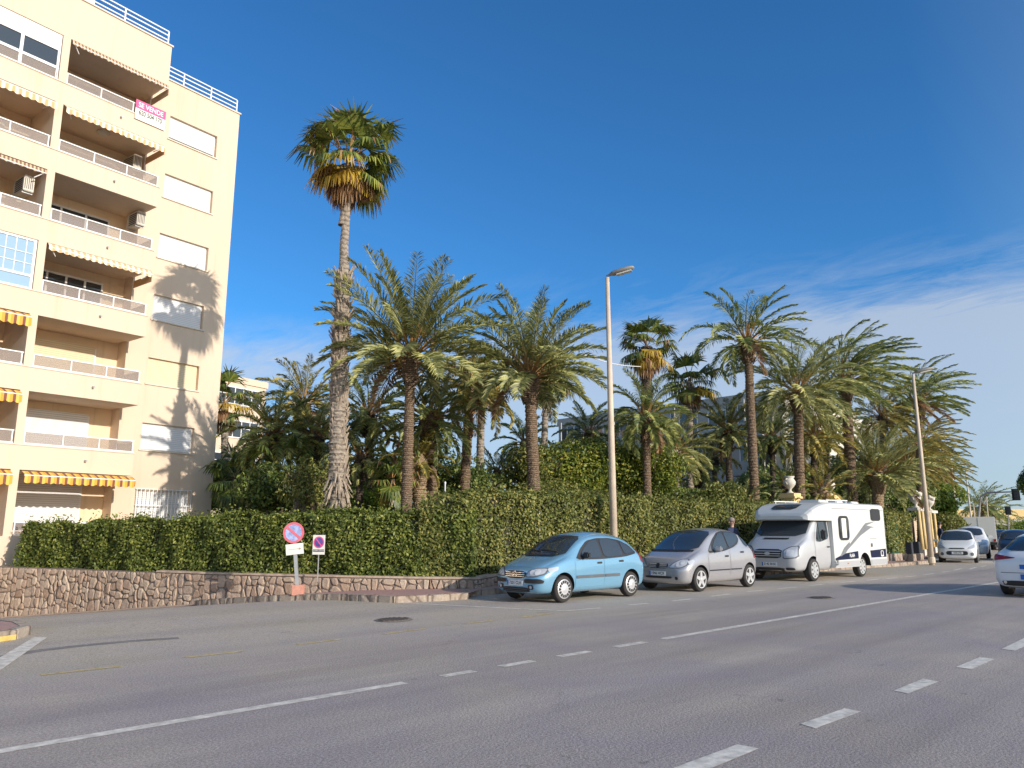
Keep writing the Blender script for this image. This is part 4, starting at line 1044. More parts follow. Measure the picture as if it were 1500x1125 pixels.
# for-sale banner on the top balcony
sb = thing('sale_banner', 'pink and white for sale banner with a phone number tied to the top balcony', 'banner', (Cc.x, Cc.y, 0), BR)
MM = Matrix.Translation((-4.55, FR-.06, 17.02)); zc = 17.02
MB().box((-5.13, FR-.055, zc+.02), (-3.97, FR-.045, zc+.36)).build('red_band', M['sale_pink'], sb)
MB().box((-5.13, FR-.055, zc-.42), (-3.97, FR-.045, zc+.02)).build('cloth', M['sign_white'], sb)
RX = Matrix.Rotation(R(90), 4, 'X')
text_obj('lettering', 'SE VENDE', .27, Matrix.Translation((-4.55, FR-.060, zc+.18)) @ RX, M['white_ink'], sb, .002, .82)
text_obj('lettering', '620 504 170', .27, Matrix.Translation((-4.55, FR-.060, zc-.12)) @ RX, M['ink'], sb, .002, .66)

# ================================================================== other buildings
def block(name, label, corner, rz, w, d, h, mat, floors, cols, side_cols=0, parapet=.5, strip=False, fl0=0, mat_par=None, win=(1.3,1.2), group=None, balc=False):
    t = thing(name, label, 'building', (corner.x, corner.y, 0), rz, group)
    MB().box((-w, 0, -3), (0, d, h)).build('wall', mat, t)
    q = MB(); q.box((-w-.1, -.1, h), (.1, .15, h+parapet)); q.box((-.15, .15, h), (.1, d, h+parapet)); q.box((-w-.1,.15,h),(-w+.15,d,h+parapet)); q.build('parapet', mat_par or mat, t)
    fh = h/floors
    for f in range(fl0, floors):
        zb = f*fh+.9
        if strip:
            fr = MB(); x0, x1 = -w+.5, -.5
            fr.box((x0, -.08, zb-.1), (x1, -.004, zb)); fr.box((x0, -.08, zb+win[1]), (x1, -.004, zb+win[1]+.1)); k = 0; x = x0
            while x < x1: fr.box((x, -.075, zb), (x+.07, -.006, zb+win[1])); x += .8
            fr.box((x0, -.07, zb+win[1]*.55), (x1, -.007, zb+win[1]*.55+.05))
            wn = fr.build('window', M['white_metal'], t); MB().box((x0, -.03, zb), (x1, -.003, zb+win[1])).build('pane', M['dark_glass'], wn); continue
        for cidx in range(cols):
            xc = -w*(cidx+.5)/cols
            if balc and cidx % 2 == 0:
                b = MB(); ww = w/cols*.92
                b.box((xc-ww/2, -1.3, f*fh), (xc+ww/2, 0-.004, f*fh+.18)); b.box((xc-ww/2, -1.3, f*fh+.18), (xc+ww/2, -1.18, f*fh+.95)); b.box((xc-.06, -1.28, f*fh+.95), (xc+.06, -1.2, (f+1)*fh))
                bb = b.build('balcony', mat, t)
                MB().box((xc-ww*.45, -.02, f*fh+.2), (xc+ww*.45, -.005, f*fh+2.35)).build('pane', M['dark_glass'], bb)
                fm = MB()
                for s in (-.45, -.15, .15, .45): fm.box((xc+ww*s-.04, -.05, f*fh+.2), (xc+ww*s+.04, -.021, f*fh+2.35))
                fm.build('frame', M['white_metal'], bb)
            else:
                fr = MB(); a, b_ = xc-win[0]/2, xc+win[0]/2
                fr.box((a-.08, -.05, zb-.08), (b_+.08, -.004, zb)); fr.box((a-.08, -.05, zb+win[1]), (b_+.08, -.004, zb+win[1]+.08)); fr.box((a-.08, -.05, zb), (a, -.004, zb+win[1])); fr.box((b_, -.05, zb), (b_+.08, -.004, zb+win[1])); fr.box((xc-.03,-.045,zb),(xc+.03,-.005,zb+win[1]))
                wn = fr.build('window', M['white_metal'], t); MB().box((a, -.02, zb), (b_, -.003, zb+win[1])).build('pane', M['dark_glass'], wn)
        for cidx in range(side_cols):
            yc = d*(cidx+.5)/side_cols; fr = MB()
            fr.box((.004, yc-.7, zb-.08), (.05, yc+.7, zb)); fr.box((.004, yc-.7, zb+win[1]), (.05, yc+.7, zb+win[1]+.08)); fr.box((.004, yc-.03, zb), (.045, yc+.03, zb+win[1]))
            wn = fr.build('window', M['white_metal'], t); MB().box((.003, yc-.7, zb), (.02, yc+.7, zb+win[1])).build('pane', M['dark_glass'], wn)
    return t
# far left cream block
c_ = c2w(-19.6, 60)
block('apartment_building', 'distant cream block with a long glazed strip, behind the palms next to the big block', c_, BR+.12, 22, 12, 12.6, M['stucco'], 5, 1, 0, .5, True)
# grey block: shaded long face looks towards -X, lit end faces the road
nc = c2w(17.2, 50)
g = block('apartment_building', 'long grey white apartment building in shade behind the palms', Vector((nc.x, nc.y, 0)), R(-90), 19, 14, 10.1, M['concrete'], 4, 7, 0, .55, balc=True)
g2 = block('apartment_building', 'cream lit end wing of the grey building showing between palm crowns', Vector((nc.x+15.5, nc.y-.6, 0)), 0, 15.3, 10, 9.4, M['stucco_pale'], 4, 5, 0, .5)
# arcade in front of it
ar = thing('garden_arcade', 'low white porch with a round arch in the shaded garden', 'porch', dz_(1040, .3, 43))
t = MB(); A = dz_(1022, .3, 43); ax = R(-45)
MX = Matrix.Translation(A) @ Matrix.Rotation(ax, 4, 'Z')
for k in range(4): t.box((k*1.5-.14,-.2,0),(k*1.5+.14,.2,1.5),0,MX)
for k in range(3):
    pts = [(k*1.5+.14+.61*(1-math.cos(a)), 1.5+.55*math.sin(a)) for a in [math.pi*q/10 for q in range(11)]]
    for (x1, z1), (x2, z2) in zip(pts, pts[1:]): t.add([MX @ Vector(v) for v in ((x1,-.2,z1),(x2,-.2,z2),(x2,-.2,2.4),(x1,-.2,2.4),(x1,.2,z1),(x2,.2,z2),(x2,.2,2.4),(x1,.2,2.4))], [(0,1,2,3),(7,6,5,4),(0,4,5,1),(3,2,6,7)])
t.box((-.3,-.3,2.4),(4.8,.3,2.6),0,MX); t.build('arches', M['stucco_pale'], ar, True)
MB().box((-.2,-.5,-.1),(4.7,-.42,.75),0,MX).build('balustrade', M['stucco_pale'], ar, True)
MB().box((-.2,.5,-.1),(4.7,.6,2.3),0,MX).build('back_wall', M['concrete'], ar, True)
# pale stepped building far right
fr_ = c2w(44.5, 84)
sb2 = thing('stepped_building', 'pale peach building with stepped turrets beyond the palm row', 'building', (fr_.x, fr_.y, 0), R(-35))
t = MB(); t.box((-16,0,-1),(0,10,5.6)); t.box((-16,.5,5.6),(-4.4,8,8.6)); t.box((-14,.8,8.6),(-8,7,10.6))
for k in range(10): t.box((-4.2+k*.42,0,5.6),(-4.0+k*.42,.2,5.95))
for k in range(12): t.box((-15.9+k*.95,.5,8.6),(-15.5+k*.95,.8,9.0))
t.build('wall', M['stucco'], sb2)
MB().add([(-7,-2.2,3.2),(0,-2.2,3.2),(0,-.004,4.2),(-7,-.004,4.2),(-7,-2.2,3.05),(0,-2.2,3.05),(0,-.004,4.05),(-7,-.004,4.05)], [(0,1,2,3),(7,6,5,4),(0,4,5,1),(3,2,6,7),(1,5,6,2),(0,3,7,4)]).build('porch_roof', M['roof_tile'], sb2)
t = MB()
for k in range(3): t.box((-6.9+k*3.3,-2.15,-.2),(-6.6+k*3.3,-1.85,3.05))
t.build('porch_post', M['stucco_pale'], sb2)
for k in range(5):
    x = -14+k*3.1; w = MB().box((x-.4,-.04,3.0 if k < 3 else 4.4),(x+.4,-.003,4.1 if k < 3 else 5.1)).build('window', M['dark_glass'], sb2)
# distant yellow terrace
yt = c2w(104, 150)
block('terrace_building', 'long yellow topped building with green shopfronts at the end of the road', yt, R(-44), 44, 10, 3.6, M['concrete'], 1, 14, 0, 1.9, mat_par=M['pillar_yellow'], win=(1.9,1.5))
# ================================================================== vehicles
def half_ring(s):
    x, zb, w, zm, zbelt, wb, ze, we, zt = s
    return [(0, zb), (w*.80, zb), (w*.965, zb+.07), (w, zm), (w*1.0, (zm+zbelt)/2+.02), (wb+(w-wb)*.45, zbelt-.035), (wb, zbelt+.01), ((wb+we)/2+.012, (zbelt+ze)/2), (we+.012, ze-.03), (we-.03, ze+.012), (we*.55, zt-.004), (0, zt)]
def loft(st, paint, cuts, sub=2, nm='b'):
    n = len(half_ring(st[0])); ring = 2*(n-1)
    vs = []; fs = []
    for s in st:
        h = half_ring(s)
        r = [(s[0], y, z) for y, z in h]+[(s[0], -y, z) for y, z in h[-2:0:-1]]
        vs += r
    for i in range(len(st)-1):
        for k in range(ring): a = i*ring+k; b = i*ring+(k+1) % ring; fs.append((a, b, b+ring, a+ring))
    for e in (0, len(st)-1):
        c = len(vs); z = sum(vs[e*ring+k][2] for k in range(ring))/ring; vs.append((st[e][0], 0, z))
        for k in range(ring): fs.append((e*ring+k, e*ring+(k+1) % ring, c))
    mb = MB(); mb.add(vs, fs); me = mb.mesh('b')
    bm = bmesh.new(); bm.from_mesh(me); bmesh.ops.recalc_face_normals(bm, faces=bm.faces); bm.to_mesh(me); bm.free()
    me.materials.append(paint); me.materials.append(M['black_pl'])
    o = bpy.data.objects.new('tmp', me); COL.objects.link(o)
    md = o.modifiers.new('s', 'SUBSURF'); md.levels = sub; md.render_levels = sub
    tmp = []
    for (cx, cz, r, y0, y1) in cuts:
        c = MB().lathe([(r, y0), (r, y1)], (cx, 0, cz), 32, 'Y').mesh('c')
        b2 = bmesh.new(); b2.from_mesh(c); bmesh.ops.recalc_face_normals(b2, faces=b2.faces); b2.to_mesh(c); b2.free()
        c.materials.append(paint); c.materials.append(M['black_pl']); c.polygons.foreach_set('material_index', [1]*len(c.polygons))
        co = bpy.data.objects.new('cut', c); COL.objects.link(co); co.hide_render = True; tmp.append(co)
        bo = o.modifiers.new('b', 'BOOLEAN'); bo.operation = 'DIFFERENCE'; bo.object = co; bo.solver = 'EXACT'
    dg = bpy.context.evaluated_depsgraph_get(); dg.update()
    out = bpy.data.meshes.new_from_object(o.evaluated_get(dg))
    pl = MB(); 
    o2 = o; mods = [m for m in o.modifiers if m.type == 'BOOLEAN']
    for m_ in mods: o.modifiers.remove(m_)
    dg.update(); full = bpy.data.meshes.new_from_object(o.evaluated_get(bpy.context.evaluated_depsgraph_get()))
    bvh = BVHTree.FromPolygons([v.co.copy() for v in full.vertices], [tuple(p.vertices) for p in full.polygons])
    for c in tmp+[o]: bpy.data.objects.remove(c)
    out.polygons.foreach_set('use_smooth', [True]*len(out.polygons))
    try: out.set_sharp_from_angle(angle=R(38))
    except Exception: pass
    return out, bvh
def chaikin(pts, n=1):
    for _ in range(n):
        o = []
        for i, p in enumerate(pts):
            q = pts[(i+1) % len(pts)]; o.append((p[0]*.86+q[0]*.14, p[1]*.86+q[1]*.14)); o.append((p[0]*.14+q[0]*.86, p[1]*.14+q[1]*.86))
        pts = o
    return pts
def proj(bvh, mode, u, v, off, x0=-2, ref=0):
    if mode == 'L': o, d = Vector((u, -3, v)), Vector((0,1,0))
    elif mode == 'R': o, d = Vector((u, 3, v)), Vector((0,-1,0))
    elif mode == 'F': o, d = Vector((-3, u, v)), Vector((1,0,0))
    elif mode == 'B': o, d = Vector((12, u, v)), Vector((-1,0,0))
    else: o, d = Vector((u, v, 6)), Vector((0,0,-1))
    h = bvh.ray_cast(o, d)
    if h[0] is None: return None
    n = h[1]
    if n.dot(d) > 0: n = -n
    return h[0]+n*off
def panel(bvh, mode, poly, mat, name, parent, off=.006, res=.07, rnd=1, thick=0.0):
    pts = chaikin(poly, rnd) if rnd else list(poly)
    # densify the outline
    dense = []
    for i, p in enumerate(pts):
        q = pts[(i+1) % len(pts)]; L = math.hypot(q[0]-p[0], q[1]-p[1]); k = max(1, int(L/res))
        for j in range(k): dense.append((p[0]+(q[0]-p[0])*j/k, p[1]+(q[1]-p[1])*j/k))
    n = len(dense); xs_ = [p[0] for p in dense]; ys_ = [p[1] for p in dense]
    def inside(x, y):
        c = False
        for i in range(n):
            a, b = dense[i], dense[i-1]
            if (a[1] > y) != (b[1] > y) and x < (b[0]-a[0])*(y-a[1])/(b[1]-a[1])+a[0]: c = not c
        return c
    vv = [Vector(p) for p in dense]
    x = min(xs_)+res
    while x < max(xs_):
        y = min(ys_)+res
        while y < max(ys_):
            if inside(x, y) and min((x-a)**2+(y-b)**2 for a, b in dense) > (res*.4)**2: vv.append(Vector((x, y)))
            y += res
        x += res
    r = delaunay_2d_cdt(vv, [], [list(range(n))], 1, 1e-5)
    V, F = r[0], r[2]; P3 = []; last = None; miss = 0
    for v in V:
        p = proj(bvh, mode, v.x, v.y, off)
        P3.append(p)
    ok = [p for p in P3 if p is not None]
    if not ok: return None
    for i, p in enumerate(P3):
        if p is None:
            j = min((k for k in range(len(V)) if P3[k] is not None), key=lambda k: (V[k]-V[i]).length_squared); P3[i] = P3[j].copy() if isinstance(P3[j], Vector) else ok[0]
    mb = MB(); mb.add(P3, [tuple(f) for f in F])
    me = mb.mesh(name, True)
    return link_mesh(name, me, mat, parent)
def wheel(car, x, y, r, w, kind, side):
    s = side
    t = MB(); t.lathe([(r*.70,-w/2),(r*.93,-w/2),(r*.99,-w*.36),(r,-w*.2),(r,w*.2),(r*.99,w*.36),(r*.93,w/2),(r*.70,w/2)], (x, y, r), 30, 'Y')
    W = t.build('wheel', M['tyre'], car, smooth=True)
    yo = y+s*w*.5
    d = MB(); f = lambda rr, h: (rr, s*h)
    pr = [(r*.72, y-yo+s*.0), (r*.72, s*.004), (r*.66, s*.012), (r*.30, s*.020), (r*.14, s*.035), (r*.02, s*.036)]
    if kind == 'cap':
        d.lathe([(a, b-s*.0) for a, b in pr], (x, yo, r), 30, 'Y')
        rim = d.build('hubcap', M['rim'], W, smooth=False)
        h = MB()
        for k in range(14):
            a = 2*math.pi*k/14; c, sn = math.cos(a), math.sin(a); q = []
            for rr, tw in ((r*.42, .020), (r*.42, -.020), (r*.63, -.030), (r*.63, .030)):
                q.append((x+c*rr-sn*tw, yo+s*.0225, r+sn*rr+c*tw))
            q2 = [(p[0], p[1]-s*.012, p[2]) for p in q]
            h.add(q+q2, [(0,1,2,3),(7,6,5,4),(0,4,5,1),(1,5,6,2),(2,6,7,3),(3,7,4,0)])
        h.build('slots', M['black_pl'], W)
    else:
        d.lathe([(r*.72, -s*.05), (r*.72, s*.004), (r*.64, s*.0), (r*.62, -s*.05)], (x, yo, r), 30, 'Y')
        d.lathe([(r*.20, -s*.02), (r*.18, s*.012), (r*.02, s*.02)], (x, yo, r), 20, 'Y')
        for k in range(kind):
            a = 2*math.pi*k/kind+.3; c, sn = math.cos(a), math.sin(a); q = []
            for rr, tw in ((r*.12, .055), (r*.12, -.055), (r*.66, -.034), (r*.66, .034)): q.append((x+c*rr-sn*tw, yo+s*.004, r+sn*rr+c*tw))
            q2 = [(p[0], p[1]-s*.03, p[2]) for p in q]
            d.add(q+q2, [(0,1,2,3),(7,6,5,4),(0,4,5,1),(1,5,6,2),(2,6,7,3),(3,7,4,0)])
        d.build('rim', M['rim'], W)
        MB().lathe([(r*.70, -s*.07), (r*.68, -s*.055), (.02, -s*.055)], (x, yo, r), 20, 'Y').build('brake_disc', M['black_pl'], W)
    return W
def plate(car, bvh, mode, u, z, txt, back=None, w=.50, h=.115, ts=.098):
    q = proj(bvh, mode, u, z, .012); x = q.x; sg = -1 if mode == 'F' else 1
    m = MB(); m.box((x-.012, u-w/2, z-h/2), (x+.006, u+w/2, z+h/2)) if mode == 'F' else m.box((x-.006, u-w/2, z-h/2), (x+.012, u+w/2, z+h/2))
    p = m.build('number_plate', back or M['plate'], car)
    if back is None:
        e = MB(); y0 = u+sg*(-1)*(-w/2)*-1
        ys = (u+w/2-.045, u+w/2-.003) if mode == 'F' else (u-w/2+.003, u-w/2+.045)
        e.box((x+sg*.0125, ys[0], z-h/2+.004), (x+sg*.015, ys[1], z+h/2-.004)) if sg > 0 else e.box((x-.015, ys[0], z-h/2+.004), (x-.0125, ys[1], z+h/2-.004))
        e.build('blue_band', M['blue_ink'], p)
    if mode == 'F': T = Matrix.Translation((x-.0135, u-.015, z)) @ Matrix.Rotation(R(-90), 4, 'Z') @ Matrix.Rotation(R(90), 4, 'X')
    else: T = Matrix.Translation((x+.0135, u+.015, z)) @ Matrix.Rotation(R(90), 4, 'Z') @ Matrix.Rotation(R(90), 4, 'X')
    text_obj('plate_text', txt, ts, T, M['ink'] if back is None else M['white_ink'], p, .0006, .95)
def mirror(car, x, y, z, mat, s):
    c = MB(); c.cbox((x, y+s*.10, z), (.10, .20, .13), 0); o = c.build('mirror', mat, car, bevel=.03)
    MB().cbox((x+.056, y+s*.10, z), (.006, .15, .09)).build('mirror_glass', M['dark_glass'], o)
def handles(parent, bvh, mode, u, z, w=.17):
    panel(bvh, mode, [(u-w/2, z-.022), (u+w/2, z-.022), (u+w/2, z+.022), (u-w/2, z+.022)], M['black_pl'], 'door_handle', parent, .02, .03, 1)
def rect(a, b, c, d): return [(a, b), (c, b), (c, d), (a, d)]
def mir(p): return [(-a, b) for a, b in p]

C3ST = [(0.0,.30,.50,.46,.60,.44,.655,.36,.68),(.05,.21,.70,.46,.62,.62,.70,.52,.73),(.22,.18,.80,.48,.70,.74,.80,.62,.84),(.5,.18,.84,.52,.82,.79,.90,.66,.94),
        (.80,.18,.85,.55,.92,.80,.985,.69,1.03),(1.02,.18,.855,.55,.96,.80,1.08,.70,1.13),(1.35,.18,.86,.55,.985,.80,1.27,.67,1.36),(1.68,.18,.86,.55,1.0,.80,1.42,.63,1.52),
        (2.1,.18,.86,.55,1.01,.80,1.47,.61,1.58),(2.6,.18,.86,.55,1.02,.80,1.47,.61,1.58),(3.05,.18,.86,.57,1.04,.81,1.41,.61,1.52),(3.38,.18,.855,.60,1.05,.79,1.33,.60,1.44),
        (3.62,.20,.84,.60,1.03,.77,1.19,.60,1.29),(3.78,.24,.81,.60,.93,.72,1.02,.58,1.07),(3.84,.28,.70,.55,.80,.62,.86,.50,.88)]
def blue_hatch():
    car = thing('parked_car', 'light blue five door hatchback at the front of the row of parked cars', 'car', gp(735, 868).xyz, 0)
    me, bvh = loft(C3ST, M['paint_blue'], [(.74,.31,.36,-1.2,1.2),(3.2,.31,.36,-1.2,1.2)])
    link_mesh('body', me, M['paint_blue'], car)
    for x in (.74, 3.2):
        for s in (-1, 1): wheel(car, x, s*.745, .30, .18, 'cap', s)
    for md in ('L', 'R'):
        panel(bvh, md, [(1.16,.94),(1.42,1.18),(1.72,1.365),(2.1,1.42),(2.6,1.42),(3.0,1.36),(3.30,1.24),(3.48,1.04),(3.0,.97),(2.1,.93)], M['black_pl'], 'window_trim', car, .010, .07, 1)
        d1 = panel(bvh, md, [(1.12,.32),(1.12,.90),(2.13,.925),(2.12,.32)], M['paint_blue'], 'front_door', car, .007, .09, 0)
        panel(bvh, md, [(1.30,.965),(1.50,1.17),(1.76,1.33),(2.08,1.39),(2.10,.965)], M['dark_glass'], 'side_window', d1, .019, .07, 1)
        d2 = panel(bvh, md, [(2.15,.32),(2.16,.925),(2.96,.96),(2.90,.80),(2.84,.70),(2.66,.40)], M['paint_blue'], 'rear_door', car, .007, .09, 0)
        panel(bvh, md, [(2.18,.965),(2.17,1.395),(2.55,1.385),(2.86,1.33),(2.91,1.0)], M['dark_glass'], 'side_window', d2, .019, .07, 1)
        handles(d1, bvh, md, 1.98, .85); handles(d2, bvh, md, 2.80, .87)
        panel(bvh, md, [(2.97,1.02),(2.94,1.33),(3.16,1.265),(3.40,1.07)], M['dark_glass'], 'quarter_window', car, .019, .06, 1)
        panel(bvh, md, rect(1.14,.52,2.12,.585), M['grey_pl'], 'side_moulding', d1, .022, .08, 0); panel(bvh, md, rect(2.17,.52,2.72,.585), M['grey_pl'], 'side_moulding', d2, .022, .08, 0)
        panel(bvh, md, [(3.70,.80),(3.74,1.05),(3.58,1.22),(3.52,1.20),(3.62,.85)], M['red_lens'], 'tail_light', car, .012, .04, 1)
        panel(bvh, md, [(.30,.66),(.55,.72),(.58,.80),(.30,.76)], M['lamp_lens'], 'headlight', car, .012, .04, 1)
    ws = [(-.68,1.01),(.68,1.01),(.53,1.45),(0,1.49),(-.53,1.45)]
    panel(bvh, 'F', ws, M['dark_glass'], 'windscreen', car, .018, .05, 1)
    wp = MB(); 
    for a, b in (((.70,-.45,1.075),(.86,.10,1.10)), ((.72,.05,1.08),(.90,.52,1.10))):
        p, q = proj(bvh,'F',a[1],1.09,.03), proj(bvh,'F',b[1],1.13,.03); wp.tube([p, q], .011, 5)
    wp.build('wiper', M['black_pl'], car)
    for s in (1, -1):
        f = (lambda p: p) if s > 0 else mir
        panel(bvh, 'F', f([(.335,.565),(.40,.715),(.55,.775),(.765,.775),(.765,.63),(.61,.575)]), M['grey_pl'], 'headlight_frame', car, .006, .04, 1)
        hl = panel(bvh, 'F', f([(.36,.585),(.42,.70),(.56,.755),(.74,.755),(.74,.65),(.60,.60)]), M['lamp_lens'], 'headlight', car, .010, .04, 1)
        for cy, rr in ((.50,.052),(.62,.058)):
            c = [(s*cy+rr*math.cos(a), .675+rr*math.sin(a)) for a in [k*math.pi/8 for k in range(16)]]
            panel(bvh, 'F', c if s > 0 else c[::-1], M['bulb'], 'reflector', hl, .018, .04, 0)
        panel(bvh, 'F', f([(.30,.44),(.30,.53),(.70,.54),(.76,.50),(.74,.44)]), M['black_pl'], 'bumper_strip', car, .022, .05, 1)
        panel(bvh, 'F', f([(.42,.30),(.40,.40),(.54,.41),(.56,.31)]), M['black_pl'], 'fog_light', car, .012, .04, 1)
        c = [(s*.49+.035*math.cos(a), .355+.035*math.sin(a)) for a in [k*math.pi/8 for k in range(16)]]
        panel(bvh, 'F', c if s > 0 else c[::-1], M['lamp_lens'], 'fog_lens', car, .018, .04, 0)
        mirror(car, 1.42, s*.83, 1.04, M['black_pl'], s)
    gr = panel(bvh, 'F', [(-.32,.57),(-.36,.665),(-.20,.70),(.20,.70),(.36,.665),(.32,.57),(.15,.535),(-.15,.535)], M['black_pl'], 'grille', car, .010, .04, 1)
    for z in (.575,.615,.655): panel(bvh, 'F', rect(-.31,z,.31,z+.012), M['chrome'], 'grille_bar', gr, .020, .05, 0)
    for s in (0, .05):   # double chevron on the nose
        for sg in (1, -1): panel(bvh, 'F', [(0,.64+s),(sg*.07,.60+s),(sg*.07,.585+s),(0,.622+s)] if sg > 0 else [(0,.622+s),(-.07,.585+s),(-.07,.60+s),(0,.64+s)], M['chrome'], 'badge', car, .026, .03, 0)
    panel(bvh, 'F', [(-.44,.24),(-.42,.345),(.42,.345),(.44,.24)], M['black_pl'], 'lower_grille', car, .010, .05, 1)
    for z in (.265,.305): panel(bvh, 'F', rect(-.38,z,.38,z+.010), M['grey_pl'], 'lower_bar', car, .018, .06, 0)
    plate(car, bvh, 'F', 0, .435, '7201 CLH')
    panel(bvh, 'T', [(.14,-.60),(.20,-.62),(.20,.62),(.14,.60)], M['paint_blue'], 'bonnet_edge', car, .004, .08, 0)
    return car
car = blue_hatch(); car.scale = (.955, .955, .955); car.location = (12.13, 12.28, 0); car.rotation_euler.z = R(-1.0)

AST = [(0.0,.30,.52,.46,.58,.46,.64,.36,.66),(.05,.20,.74,.46,.62,.64,.70,.50,.73),(.20,.17,.83,.48,.74,.76,.82,.60,.86),(.45,.17,.86,.52,.86,.80,.93,.66,.97),
       (.72,.17,.865,.55,.95,.80,1.03,.70,1.08),(.95,.17,.87,.55,.99,.80,1.14,.70,1.20),(1.25,.17,.87,.55,1.01,.80,1.31,.67,1.38),(1.58,.17,.87,.55,1.02,.80,1.47,.64,1.54),
       (2.0,.17,.87,.55,1.03,.80,1.52,.62,1.61),(2.5,.17,.87,.55,1.05,.80,1.51,.62,1.60),(2.9,.17,.87,.57,1.08,.80,1.45,.61,1.54),(3.18,.17,.86,.60,1.08,.78,1.32,.60,1.42),
       (3.38,.20,.84,.60,1.02,.75,1.12,.58,1.20),(3.54,.26,.80,.58,.88,.68,.96,.54,1.0),(3.60,.30,.70,.55,.78,.60,.84,.50,.87)]
def silver_hatch():
    car = thing('parked_car', 'silver one box hatchback with five spoke wheels, second in the parked row', 'car', (0,0,0), 0)
    me, bvh = loft(AST, M['paint_silver'], [(.66,.31,.36,-1.2,1.2),(3.06,.31,.36,-1.2,1.2)])
    link_mesh('body', me, M['paint_silver'], car)
    for x in (.66, 3.06):
        for s in (-1, 1): wheel(car, x, s*.76, .305, .19, 5, s)
    for md in ('L', 'R'):
        panel(bvh, md, [(1.06,.96),(1.45,1.29),(1.78,1.47),(2.05,1.51),(2.5,1.50),(2.82,1.45),(2.78,1.30),(2.62,1.17),(2.35,1.08),(1.9,1.0),(1.5,.96)], M['black_pl'], 'window_trim', car, .010, .07, 1)
        d1 = panel(bvh, md, [(1.02,.36),(1.02,.90),(1.5,.93),(2.06,1.00),(2.03,.36)], M['paint_silver'], 'front_door', car, .007, .09, 0)
        panel(bvh, md, [(1.24,1.0),(1.50,1.25),(1.80,1.44),(2.02,1.48),(2.03,1.07),(1.75,1.0)], M['dark_glass'], 'side_window', d1, .019, .06, 1)
        panel(bvh, md, [(1.10,1.00),(1.30,1.17),(1.25,1.0)], M['grey_pl'], 'window_corner', d1, .016, .05, 0)
        d2 = panel(bvh, md, [(2.06,.36),(2.09,1.0),(2.4,1.07),(2.66,1.17),(2.84,1.34),(2.84,1.10),(2.72,.72),(2.56,.40)], M['paint_silver'], 'rear_door', car, .007, .09, 0)
        panel(bvh, md, [(2.11,1.08),(2.09,1.48),(2.45,1.475),(2.76,1.43),(2.70,1.29),(2.52,1.18),(2.30,1.11)], M['dark_glass'], 'side_window', d2, .019, .06, 1)
        handles(d1, bvh, md, 1.90, .86); handles(d2, bvh, md, 2.70, .95)
        panel(bvh, md, [(2.90,1.40),(3.05,1.33),(3.22,1.14),(3.05,1.08),(2.94,1.16)], M['dark_glass'], 'quarter_window', car, .010, .05, 1)
        panel(bvh, md, rect(1.04,.50,2.02,.53), M['black_pl'], 'side_moulding', d1, .018, .08, 0); panel(bvh, md, rect(2.07,.50,2.62,.53), M['black_pl'], 'side_moulding', d2, .018, .08, 0)
        panel(bvh, md, [(3.44,.74),(3.47,1.0),(3.33,1.12),(3.34,.78)], M['red_lens'], 'tail_light', car, .012, .04, 1)
        panel(bvh, md, [(.22,.64),(.42,.76),(.40,.80),(.22,.76)], M['lamp_lens'], 'headlight', car, .012, .04, 1)
    panel(bvh, 'F', [(-.70,1.02),(.70,1.02),(.60,1.48),(0,1.55),(-.60,1.48)], M['dark_glass'], 'windscreen', car, .018, .05, 1)
    panel(bvh, 'F', [(-.66,.985),(.66,.985),(.65,1.03),(-.65,1.03)], M['black_pl'], 'cowl', car, .012, .08, 0)
    for s in (1, -1):
        f = (lambda p: p) if s > 0 else mir
        panel(bvh, 'F', f([(.305,.585),(.42,.715),(.59,.82),(.765,.82),(.785,.665),(.67,.59)]), M['grey_pl'], 'headlight_frame', car, .006, .04, 1)
        hl = panel(bvh, 'F', f([(.33,.60),(.44,.70),(.60,.80),(.74,.80),(.76,.68),(.66,.61)]), M['lamp_lens'], 'headlight', car, .010, .04, 1)
        for cy, cz, rr in ((.56,.675,.045),(.66,.72,.05)):
            c = [(s*cy+rr*math.cos(a), cz+rr*math.sin(a)) for a in [k*math.pi/8 for k in range(16)]]
            panel(bvh, 'F', c if s > 0 else c[::-1], M['bulb'], 'reflector', hl, .018, .04, 0)
        c = [(s*.54+.04*math.cos(a), .34+.04*math.sin(a)) for a in [k*math.pi/8 for k in range(16)]]
        panel(bvh, 'F', c if s > 0 else c[::-1], M['black_pl'], 'fog_light', car, .014, .04, 0)
        mirror(car, 1.38, s*.85, 1.06, M['paint_silver'], s)
    gr = panel(bvh, 'F', [(-.27,.58),(-.31,.66),(-.27,.70),(.27,.70),(.31,.66),(.27,.58)], M['black_pl'], 'grille', car, .010, .04, 1)
    for z in (.60,.635,.67): panel(bvh, 'F', rect(-.27,z,.27,z+.014), M['rim'], 'grille_bar', gr, .020, .05, 0)
    c = [(.055*math.cos(a), .645+.055*math.sin(a)) for a in [k*math.pi/10 for k in range(20)]]
    panel(bvh, 'F', c, M['black_pl'], 'badge', car, .028, .03, 0)
    panel(bvh, 'F', rect(-.40,.33,.40,.385), M['black_pl'], 'lower_grille', car, .012, .05, 1)
    plate(car, bvh, 'F', .02, .45, '1946 HCX')
    return car
car = silver_hatch(); car.location = (16.93, 11.88, 0); car.rotation_euler.z = R(-1.2)

